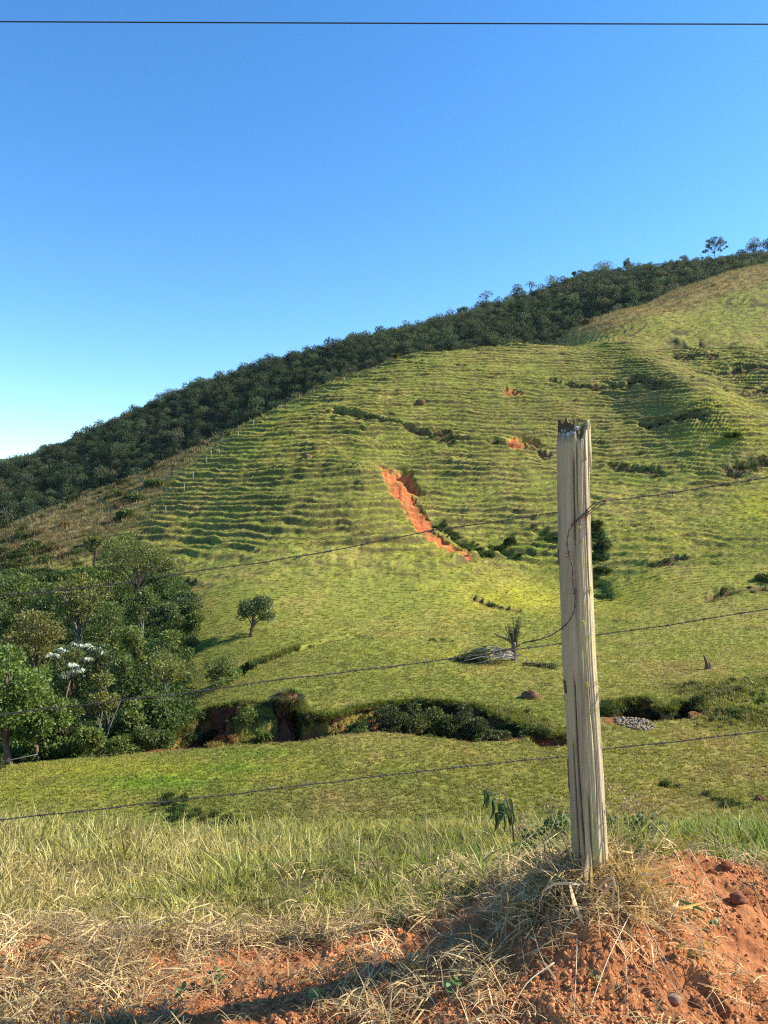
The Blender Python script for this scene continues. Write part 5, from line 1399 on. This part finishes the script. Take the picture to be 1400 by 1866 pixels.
def strand(label, path, gap=.127, start=.03, m=None, both=True):
    c = smooth_path(path, .004); org = c[0].copy()
    L = np.concatenate([[0], np.cumsum(np.linalg.norm(np.diff(c, axis=0), axis=1))])
    d = unit(np.gradient(c, axis=0)); u1 = unit(np.cross(d, [0, 0, 1.0])); u2 = np.cross(d, u1)
    c = c + u2 * (0.0018 * vn(L * 9, L * 0, 3))[:, None]
    B = Bag()
    for s in ((0, math.pi) if both else (0,)):
        ph = L / .024 * math.pi + s
        r_ = .0015 if both else .0
        B.tube(c - org + (u1 * np.cos(ph)[:, None] + u2 * np.sin(ph)[:, None]) * r_, .00125, 5)
    root = empty('barbed_wire', tuple(org), label, 'barbed wire')
    link('wire_strand', B.mesh('wire_strand', [m or m_wire]), root)
    s = start
    rb = np.random.default_rng(len(label))
    while s < L[-1] - .01:
        k = np.searchsorted(L, s); k = min(k, len(c) - 1)
        o = link('barb', barb, root, loc=tuple(c[k] - org))
        o.rotation_euler = (rb.random() * 6.28, -math.atan2(d[k][2], math.hypot(d[k][0], d[k][1])), math.atan2(d[k][1], d[k][0]))
        s += gap * (.97 + .06 * rb.random())
    return root
BK = PY + .066
def wp(l): return [P(u, v, D_) for u, v, D_ in l]
strand('lowest barbed wire strand crossing low in front of the meadow', wp([(-180, 1518, 2.45), (0, 1495, 2.48), (200, 1472, 2.5), (400, 1450, 2.53), (700, 1413, 2.58), (900, 1391, 2.62), (1035, 1378, BK), (1100, 1366, BK), (1230, 1352, 2.64), (1400, 1331, 2.6), (1600, 1303, 2.56)]), start=.06)
strand('middle barbed wire strand crossing at the height of the lopped tree', wp([(-180, 1322, 2.5), (0, 1303, 2.51), (150, 1284, 2.52), (330, 1264, 2.54), (470, 1244, 2.56), (600, 1228, 2.58), (760, 1208, 2.6), (900, 1189, 2.62), (1030, 1171, BK), (1090, 1158, BK), (1240, 1136, 2.64), (1400, 1109, 2.6), (1600, 1076, 2.56)]), start=.02)
strand('upper barbed wire strand left of the post, faint against the terraced hill', wp([(-180, 1114, 2.9), (0, 1086, 2.9), (180, 1068, 2.88), (330, 1045, 2.86), (480, 1024, 2.84), (620, 1000, 2.8), (770, 970, 2.76), (900, 951, 2.72), (1016, 934, BK), (1060, 928, BK)]), start=.05)
up = strand('topmost barbed wire strand on the right, doubled back round the post with a rusty loop', wp([(1600, 838, 2.5), (1400, 871, 2.54), (1270, 890, 2.56), (1180, 905, 2.58), (1104, 913, 2.56), (1078, 922, 2.545), (1066, 936, 2.542), (1050, 950, 2.54), (1038, 965, 2.535), (1034, 985, 2.535), (1037, 1010, 2.536), (1043, 1035, 2.536), (1044, 1060, 2.537), (1048, 1085, 2.54), (1047, 1110, 2.54), (1036, 1132, 2.54), (1012, 1152, 2.55), (985, 1165, 2.57), (955, 1171, 2.6), (935, 1180, 2.612), (905, 1186, 2.618)]), start=.04)
B = Bag(); c = smooth_path(wp([(1062, 940, 2.545), (1080, 927, 2.55), (1094, 913, 2.56), (1104, 911, 2.57), (1100, 918, 2.56), (1082, 930, 2.55), (1066, 942, 2.54), (1056, 945, 2.54), (1040, 958, 2.533)]), .003); B.tube(c - c[0] - (np.array(up.location) - c[0]), .0017, 5)
link('wire_tie', B.mesh('wire_tie', [m_rust]), up)
B = Bag(); c2 = smooth_path(wp([(1016, 992, 2.6), (1003, 1000, 2.6), (992, 1005, 2.58)]), .004); B.tube(c2 - np.array(up.location), .0016, 5)
link('wire_wrap', B.mesh('wire_wrap', [m_rust]), up)
B = Bag(); p = on_post(1068, 936, .002) + np.array([x0, PY, z0]) - np.array(up.location)
B.tube([p + [-.006, 0, .004], p + [-.006, -.006, .004], p + [.006, -.006, -.003], p + [.006, 0, -.003]], .0016, 6); link('staple', B.mesh('staple', [m_rust]), up)

# overhead cable
B = Bag(); s = np.linspace(0, 1, 40); c = np.stack([-9 + 18 * s, 0 * s + 8.0, 5.335 + (-.06) * s + .0 * s - .10 * 4 * s * (1 - s) * .15], 1)
org = c[0].copy(); B.tube(c - org, .0068, 6)
m_cable = mat_plain('cable_sheath', (0.03, 0.03, 0.035), 0.6, 0.4, 0.2, 8, 0.001, 50)
thing_mesh('overhead_cable', B.mesh('overhead_cable', [m_cable]), tuple(org), 'thin dark overhead cable running straight across the top of the sky', 'cable')

# ------------------------------------------------------------------ grass and straw on the bank
def nsamp(n, seed, box, wfun, power=1.0):
    r = np.random.default_rng(seed); got = []; tot = 0
    while tot < n:
        m = n * 3
        y = np.exp(r.uniform(math.log(box[2]), math.log(box[3]), m)); x = r.uniform(box[0], box[1], m) * y
        z = HN(x, y); w = wfun(x, y, z)
        k = r.random(m) < w; got.append(np.stack([x[k], y[k], z[k]], 1)); tot += k.sum()
    return np.concatenate(got)[:n], r
def tilt_down(p, r, a):
    return np.stack([r.normal(size=len(p)) * a, r.normal(size=len(p)) * a, r.random(len(p)) * 6.28], 1)
blades = [tuft_proto(11, 600 + k, 1.0, 0.038, 4, 1.35, .7) for k in range(8)]
GL = np.array((0.235, 0.250, 0.068)); GS = np.array((0.50, 0.40, 0.18)); GY = np.array((0.37, 0.345, 0.105))
def wgrass(x, y, z):
    s = soilmask(x, y, z)
    bald = sstep(.05, .35, fbm(x * 1.6, y * 2.2, 3, 701))
    return (1 - s) ** 1.5 * (1 - .85 * bald)
p, r = nsamp(17000, 21, (-.62, .62, 2.7, 9.5), wgrass)
u = 700 + p[:, 0] / p[:, 1] * F; v = 933 - p[:, 2] / p[:, 1] * F
g = fbm(p[:, 0] * 1.2, p[:, 1] * 1.2, 3, 702)
dryness = np.clip(.41 + .75 * g + .55 * sstep(1590, 1700, v) * sstep(1000, 500, u) - .45 * sstep(1000, 1200, u) - .25 * np.exp(-((u - 750) / 200) ** 2) + .3 * sstep(200, 0, u) + .35 * (r.random(len(u)) - .5), 0, 1)
tn_ = np.where((dryness < .5)[:, None], GL + (GY - GL) * dryness[:, None] * 2, GY + (GS - GY) * (dryness[:, None] - .5) * 2) * (.45 + 1.0 * r.random((len(u), 1)))
s_ = (.042 + .075 * r.random(len(u)) ** 1.5) * (1 + .25 * sstep(1540, 1490, v)) * (1 + .45 * fbm(p[:, 0] * 1.5, p[:, 1] * 1.5, 3, 777)) * (1 - .25 * sstep(1620, 1700, v))
scatter('roadside_grass', blades, p, tilt_down(p, r, .6), np.stack([s_, s_, s_ * (.8 + .4 * r.random(len(s_)))], 1), tn_, r.integers(0, 8, len(p)), m_grass, kind='stuff')
# lush fresh tufts right of the post, behind the red mound, and at its left foot
p, r = nsamp(450, 22, (.28, .60, 3.1, 7.5), lambda x, y, z: (1 - soilmask(x, y, z)) * np.clip(.4 + fbm(x * 2, y * 2, 2, 703), 0, 1))
q, r2 = nsamp(130, 23, (.12, .27, 2.85, 4.2), lambda x, y, z: (1 - soilmask(x, y, z)) + .1)
p = np.vstack([p, q]); s_ = .08 + .09 * r.random(len(p))
scatter('fresh_grass', [tuft_proto(11, 620 + k, 0.5, 0.030, 4, 0.6, .5) for k in range(5)], p, tilt_down(p, r, .25), s_, np.array((.19, .26, .065)) * (.7 + .7 * r.random((len(p), 1))), r.integers(0, 5, len(p)), m_grass, kind='stuff')
# tall seed stalks along the crest
p, r = nsamp(620, 24, (-.56, .56, 4.2, 7.5), lambda x, y, z: (1 - soilmask(x, y, z)))
s_ = .14 + .22 * r.random(len(p))
scatter('seed_stalks', [tuft_proto(3, 640 + k, 0.5, 0.0075, 5, 0.55, .5) for k in range(4)], p, tilt_down(p, r, .3), s_, np.array((.46, .40, .20)) * (.7 + .6 * r.random((len(p), 1))), r.integers(0, 4, len(p)), m_straw, kind='stuff')
# matted straw: along the edge of the soil, and heaped round the post
def flatproto(n, seed, L=1.0, w=.0095, lift=.10, curl=.5):
    r = np.random.default_rng(seed); V, Q, tl = [], [], []; k = 0
    for i in range(n):
        a = r.random() * 6.283; q = np.array([r.normal() * .25, r.normal() * .25, 0]); d = np.array([math.cos(a), math.sin(a), 0]); s = np.array([-d[1], d[0], .3 * r.normal()]) * w * (.5 + r.random())
        l = L * (.4 + .6 * r.random()); h = lift * r.random(); b = curl * r.normal(); up = r.random() ** 3 * .6; g = .7 + .6 * r.random()
        for j, t in enumerate(np.linspace(0, 1, 5)):
            c = q + d * l * (t - .5) + s / (w + 1e-9) * b * .25 * t * t * .6 * L + np.array([0, 0, .02 + h + up * l * t + .08 * math.sin(t * 3.1)])
            ww = s * (1 - .85 * t ** 2); V += [c - ww, c + ww]; tl += [(g,) * 3] * 2
        for j in range(4): Q.append((k + 2 * j, k + 2 * j + 1, k + 2 * j + 3, k + 2 * j + 2))
        k += 10
    return np.array(V), [np.array(Q)], np.array(tl)
flats = [flatproto(14, 660 + k) for k in range(5)]
def wlit(x, y, z):
    u = 700 + x / y * F; v = 933 - z / y * F
    s = soilmask(x, y, z)
    edge = (2.6 * s * (1 - s)) * np.where(u > 1180, .35, 1) + .05 * (1 - s)
    post_ = np.exp(-(((x - .70) / .24) ** 2 + ((y - 2.57) / .12) ** 2)) * .9
    left = .22 * sstep(420, 200, u) * sstep(1640, 1700, v) * np.clip(.4 + 2.0 * fbm(x * 3, y * 3, 2, 705), 0, 1)
    mid = .22 * sstep(1640, 1720, v) * sstep(350, 500, u) * sstep(1000, 800, u) * np.clip(.5 + fbm(x * 4, y * 4, 2, 706), 0, 1)
    low = .10 * np.clip(.2 + fbm(x * 3, y * 3, 2, 707), 0, 1)
    clean = np.exp(-(((u - 1310) / 90) ** 2 + ((v - 1590) / 35) ** 2))
    return np.clip(np.maximum.reduce([edge, post_, left, mid, low]) * (1 - clean), 0, 1) * .5
p, r = nsamp(3300, 25, (-.62, .62, 1.95, 4.2), wlit)
s_ = .07 + .14 * r.random(len(p)) ** 1.8
scatter('straw_litter', flats, p + [0, 0, .004], tilt_down(p, r, .35), s_, np.array((.54, .39, .19)) * (.28 + 1.0 * r.random((len(p), 1))), r.integers(0, 5, len(p)), m_straw, kind='stuff')
# upright dead tufts around the post foot
def ring(n, sd, sx, sy, cx=.735, cyy=2.56):
    r = np.random.default_rng(sd); x = cx + r.normal(size=n) * sx; y = cyy + r.normal(size=n) * sy; return np.stack([x, y, HN(x, y)], 1), r
p, r = ring(170, 26, .12, .055)
s_ = .045 + .10 * r.random(len(p)) ** 1.4
scatter('dead_grass', [tuft_proto(8, 680 + k, 0.5, 0.024, 5, 1.4, .5) for k in range(5)], p, tilt_down(p, r, .5), s_, np.array((.62, .43, .20)) * (.4 + .9 * r.random((len(p), 1))), r.integers(0, 5, len(p)), m_straw, kind='stuff')
# crumbs and clods of soil
m_crumb = mat_leaf('soil_crumbs', transl=0, rough=.95, spec=.05, vary=.25, inst=True)
cps = []
for k in range(4):
    me = rock_mesh('c', 1, 300 + k, [], 1.25, 1, .6, 8, 6, .8, 2.6); cv = np.array([v_.co for v_ in me.vertices]); cq = np.array([p_.vertices[:] for p_ in me.polygons]); bpy.data.meshes.remove(me); cps.append((cv, [cq], np.ones((len(cv), 3))))
p, r = nsamp(26000, 27, (-.58, .58, 1.95, 3.9), lambda x, y, z: soilmask(x, y, z) * np.clip(.35 + 1.1 * fbm(x * 5, y * 5, 3, 711), .08, 1) * .6)
s_ = .0016 + .0075 * r.random(len(p)) ** 5
scatter('soil_crumbs', cps, p, np.stack([r.random(len(p)) * 6.28] * 2 + [r.random(len(p)) * 6.28], 1), s_, np.array((.50, .21, .09)) * (.55 + .75 * r.random((len(p), 1))), r.integers(0, 4, len(p)), m_crumb, kind='stuff')

# individual long straw stalks draped over the soil
m_stalk = mat_plain('straw_stalk', (0.55, 0.45, 0.27), 0.6, 0.3, 0.25, 12, 0.0005, 200)
def nhit(u, v):
    D_ = np.arange(1.8, 12, .01); x_ = (u - 700) / F * D_; g_ = HN(x_, D_); zr = (933 - v) / F * D_
    k = np.argmax(g_ >= zr); return np.array([x_[k], D_[k], g_[k]])
for lab, l, w_ in [
 ('long pale stalk slanting across the bottom left corner of the bank', [(-20, 1768), (60, 1806), (120, 1838), (190, 1872)], .0026),
 ('straight straw stalk slanting down left under the post', [(1150, 1683), (1110, 1765), (1075, 1850)], .0019),
 ('straw stalk lying down left from the foot of the post', [(980, 1662), (900, 1715), (840, 1790)], .0020),
 ('thick pale straw stalk crossing the dark patch left of the post', [(1010, 1778), (960, 1815), (925, 1862)], .0022),
 ('thin straw stalk leaning on the red mound', [(1255, 1560), (1290, 1620), (1325, 1680)], .0016),
 ('long thin stalk hanging straight down below the post', [(1052, 1730), (1050, 1790), (1046, 1862)], .0015),
 ('curved stalk hanging below the dead leaves', [(1112, 1690), (1138, 1760), (1145, 1862)], .0014),
 ('second curved stalk hanging to its right', [(1165, 1690), (1200, 1760), (1240, 1830)], .0014),
 ('thin stalk slanting down right over the crumbly soil', [(1175, 1700), (1215, 1775), (1255, 1830)], .0014),
 ('stalk lying from the straw heap towards the lower right', [(1240, 1690), (1290, 1740), (1330, 1770)], .0015),
 ('reddish stalk hanging on the shaded left side of the mound', [(965, 1690), (985, 1760), (1015, 1800)], .0016),
 ('pale stalk resting on the shaded bank near the bottom centre', [(705, 1770), (660, 1830), (630, 1866)], .0016),
 ('short dark twig stuck in the red mound', [(1370, 1630), (1380, 1650), (1392, 1672)], .0030)]:
    pp = np.array([nhit(a_, b_) for a_, b_ in l]); pp[:, 2] += [.03, .035, .012, .008][:len(pp)] if len(pp) == 4 else [.035, .03, .008]
    c = smooth_path(pp, .02); B = Bag(); B.tube(c - c[0], np.linspace(w_, w_ * .6, len(c)), 5)
    thing_mesh('straw_stalk' if 'twig' not in lab else 'twig', B.mesh('straw_stalk', [m_stalk if 'twig' not in lab else m_bark]), tuple(c[0]), lab, 'straw' if 'twig' not in lab else 'twig')

# broad dead leaves and sheaths at the post foot
m_dleaf = mat_plain('dead_leaf', (0.52, 0.34, 0.17), 0.7, 0.25, 0.35, 20, 0.002, 80)
m_gleaf = mat_plain('green_leaf', (0.10, 0.20, 0.035), 0.5, 0.4, 0.3, 20, 0.001, 80)
def ribbon(pts3, w, m, tw=0.3, name='leaf_blade'):
    c = smooth_path(pts3, .008); n = len(c); t = np.linspace(0, 1, n)
    d = unit(np.gradient(c, axis=0)); s = unit(np.cross(d, np.array([0.1, -1.0, .25]) + tw * np.stack([np.sin(t * 5), 0 * t, np.cos(t * 4)], 1)))
    ww = w * np.sin(np.clip(t * .93 + .07, 0, 1) * math.pi) ** .6
    nn = np.cross(s, d)
    v_ = np.stack([c - s * ww[:, None], c + nn * ww[:, None] * .3, c + s * ww[:, None]], 1).reshape(-1, 3)
    return new_mesh(name, v_ - c[0], quads(n, 3), [m], True), c[0]
for lab, l, w_, m_ in [
 ('upright orange brown dead grass sheath against the foot of the post', [(1070, 1660, 2.46), (1068, 1600, 2.47), (1071, 1555, 2.5)], .0075, m_dleaf),
 ('broad tan dead blade hanging left of the post foot', [(1038, 1610, 2.42), (1052, 1660, 2.36), (1066, 1688, 2.34)], .007, m_dleaf),
 ('pale dead blade arching to the right of the post foot', [(1075, 1650, 2.4), (1095, 1615, 2.38), (1118, 1602, 2.38), (1116, 1660, 2.37)], .005, m_dleaf),
 ('orange tinted dead blade curving right below the post', [(1085, 1655, 2.42), (1100, 1630, 2.4), (1117, 1605, 2.4)], .0055, m_dleaf),
 ('white curled dead leaf right of the post', [(1160, 1600, 2.5), (1175, 1592, 2.48), (1186, 1596, 2.5)], .005, m_stalk),
 ('pale pointed dead leaf in the straw heap', [(1218, 1672, 2.46), (1230, 1655, 2.44), (1238, 1640, 2.46)], .006, m_stalk),
 ('pair like pale dead blade left of the post foot', [(1065, 1612, 2.45), (1040, 1610, 2.42), (1010, 1612, 2.44), (985, 1628, 2.46)], .0045, m_stalk),
 ('long green blade lying across the straw below the mound', [(1236, 1640, 2.52), (1262, 1650, 2.50), (1288, 1662, 2.48)], .006, m_gleaf),
 ('short green blade above the long one', [(1212, 1614, 2.6), (1228, 1612, 2.58), (1240, 1615, 2.58)], .006, m_gleaf),
 ('dark green broad leaf rising right of the post', [(1150, 1562, 2.75), (1162, 1550, 2.72), (1172, 1536, 2.72)], .010, m_gleaf)]:
    pp = [P(*q_) for q_ in l]; pp = [np.array([a[0], a[1], max(a[2], nz(a[0], a[1]) + .006)]) for a in pp]
    me, o_ = ribbon(pp, w_, m_)
    thing_mesh('leaf_blade', me, tuple(o_), lab, 'leaf')

# small broad leaved seedlings in the soil
def seedling(label, u, v, n, sz, col, sd):
    c = nhit(u, v); r = np.random.default_rng(sd)
    root = empty('seedling', tuple(c), label, 'seedling')
    T = Bag(); T.tube([[0, 0, -.01], [.002, 0, .02], [0, .003, .04]], [.0015, .0013, .001], 5); link('stem', T.mesh('stem', [m_gleaf]), root)
    for k in range(n):
        a = k * 2.4 + r.random(); q = sz * (.5 + .9 * r.random()); ctr_ = np.array([math.cos(a) * q, math.sin(a) * q, .02 + .03 * r.random()]); s1 = sz * (.42 + .3 * r.random())
        an = np.arange(10) / 10 * 6.283; tl_ = r.normal(size=2) * .5
        e = np.stack([np.cos(an) * s1, np.sin(an) * s1 * .85, (np.cos(an) * tl_[0] + np.sin(an) * tl_[1]) * s1], 1)
        vv = np.vstack([ctr_[None] - [0, 0, .003], ctr_ + e]); tt = np.array([(0, 1 + j, 1 + (j + 1) % 10) for j in range(10)])
        B = Bag(); B.add(vv, None, tt, col=np.asarray(col) * (.7 + .6 * r.random())); link('leaf', B.mesh('leaf', [m_leaf], False), root)
for a in [('round leaved seedling in the shade at bottom centre left', 390, 1800, 9, .022, (.09, .16, .05), 1), ('seedling just left of it in the straw', 330, 1828, 5, .018, (.09, .16, .05), 2), ('pale green seedling at the bottom edge by the upright stalk', 578, 1835, 7, .018, (.16, .24, .08), 3),
          ('leafy seedling in the dark patch left of the post', 826, 1822, 9, .019, (.10, .17, .05), 4), ('seedling with a yellow spot under the hanging stalks', 1078, 1800, 6, .017, (.11, .16, .06), 5), ('yellowing seedling in the crumbly soil right of the post', 1245, 1745, 5, .017, (.22, .18, .04), 6),
          ('small green seedling right of the yellowing one', 1282, 1748, 4, .012, (.16, .22, .03), 7), ('cluster of tiny green leaves below the green blade', 1300, 1700, 9, .013, (.11, .17, .05), 8), ('grey green seedling in the straw above the dark patch', 905, 1590, 8, .018, (.17, .20, .13), 9)]: seedling(*a)
def stone(label, u, v, s, col, sd):
    c = nhit(u, v); m_ = mat_plain('stone_' + str(sd), col, .9, .1, .3, 30, .003, 90)
    m_.name = 'clod_surface'
    thing_mesh('clod', rock_mesh('clod', s, sd, [m_], 1.2, 1, .8, 20, 12, .3, 2), (c[0], c[1], c[2] + s * .35), label, 'clod')
stone('rounded grey brown clod low in the crumbly soil right of the stalks', 1228, 1828, .019, (.30, .20, .13), 41)
stone('dark red clod right of the grey brown one', 1270, 1832, .017, (.22, .09, .045), 42)
stone('crumbly dark clod on top of the red mound', 1325, 1582, .020, (.24, .085, .04), 43)
stone('small clod left of the crumbly one on the mound', 1298, 1592, .012, (.24, .085, .04), 44)
stone('dark clod at the lower lip of the red mound', 1345, 1645, .026, (.20, .08, .045), 45)

# weeds on the crest beside the post
def weed(name, label, u, vb, D_, h, kind_, sd):
    c = P(u, 0, D_); z = nz(c[0], D_); r = np.random.default_rng(sd)
    root = empty(name, (c[0], D_, z), label, 'weed')
    T = Bag(); C = Bag()
    if kind_ == 'wilted':
        T.tube([[.05, 0, -.02], [.03, 0, h * .3], [.01, 0, h * .7], [-.03, 0, h * .97], [-.08, 0, h * .93]], [.0065, .0055, .0045, .003, .002], 6)
        for k in range(14):
            t_ = .62 + .38 * r.random(); p0 = np.array([.02 - .1 * t_ ** 3, 0, h * t_]); L = .065 + .05 * r.random(); a = r.random() * 6.28
            q_ = p0 + np.array([math.cos(a) * .055, math.sin(a) * .05, .012]); e = q_ + np.array([math.cos(a) * .015, 0, -L])
            B = Bag(); cc = smooth_path([p0, q_, (q_ + e) / 2 + [.008, 0, 0], e], .012); n = len(cc); tt_ = np.linspace(0, 1, n); sd_ = np.array([math.sin(a), -math.cos(a), 0]) * .4 + [.7, 0, .1]; ww = .017 * np.sin(np.clip(tt_ * 1.0, .02, 1) * math.pi) ** .7
            v_ = np.stack([cc - sd_ * ww[:, None], cc + np.array([0, -.35, 0]) * ww[:, None], cc + sd_ * ww[:, None]], 1).reshape(-1, 3)
            B.add(v_, quads(n, 3), col=np.array((.07, .10, .035)) * (.6 + .9 * r.random())); link('leaf', B.mesh('leaf', [m_leaf], True), root)
    else:
        for k in range(16 if kind_ == 'dry' else 9):
            a = r.random() * 6.28; sp = .16 if kind_ == 'dry' else .08; e = np.array([math.cos(a) * sp * (1 + .8 * r.random()), math.sin(a) * sp, h * (.55 + .5 * r.random())]); m1 = e * .5 + r.normal(size=3) * .02
            T.tube([[0, 0, -.02], m1, e], [.003, .002, .001], 4)
            for j in range(5):
                t_ = .4 + .6 * r.random(); b_ = m1 + (e - m1) * t_; e2 = b_ + unit(r.normal(size=3) + [0, 0, .6]) * .08; T.tube([b_, (b_ + e2) / 2, e2], .0009, 3)
                n = 6 if kind_ == 'dry' else 12; v_, q_ = leaves(e2 + r.normal(size=(n, 3)) * .018, unit(r.normal(size=(n, 3))), .016 if kind_ == 'dry' else .03, .010 if kind_ == 'dry' else .016, r)
                C.add(v_, q_, col=mixcol((.30, .21, .13) if kind_ == 'dry' else (.06, .10, .035), n, r, yel=.1))
        link('leaves', C.mesh('leaves', [m_leaf], False), root)
    link('stem', T.mesh('stem', [m_bark]), root)
weed('wilted_weed', 'dark weed with drooping wilted leaves and bent top left of the post', 928, 1545, 4.0, .42, 'wilted', 1)
weed('dry_bush', 'dry brown twiggy bush with tiny pods right of the post', 1130, 1500, 4.4, .44, 'dry', 2)
weed('dry_bush', 'wispy dry bush in the grass between the weed and the post', 985, 1520, 4.3, .30, 'dry', 3)
weed('leafy_weed', 'low dark leafy weed in the grass just left of the post', 985, 1540, 3.7, .20, 'leafy', 4)
weed('leafy_weed', 'small dark weed close to the right side of the post', 1140, 1530, 3.8, .16, 'leafy', 5)

# ------------------------------------------------------------------ thin air between here and the far wood
hx0, hx1, hy0, hy1, hz0, hz1 = -9200, 9200, -3200, 12200, -95, 290
hv = np.array([(x, y, z) for z in (hz0, hz1) for y in (hy0, hy1) for x in (hx0, hx1)], float)
hm, nt, out = mat('thin_haze')
pv = nt.nodes.new('ShaderNodeVolumePrincipled')
pv.inputs['Color'].default_value = (0.72, 0.86, 1.0, 1); pv.inputs['Density'].default_value = 0.000022; pv.inputs['Anisotropy'].default_value = 0.2
nt.links.new(pv.outputs[0], out.inputs['Volume'])
link('haze', new_mesh('haze', hv, np.array([(0, 2, 3, 1), (4, 5, 7, 6), (0, 1, 5, 4), (2, 6, 7, 3), (0, 4, 6, 2), (1, 3, 7, 5)]), [hm]), kind='stuff')
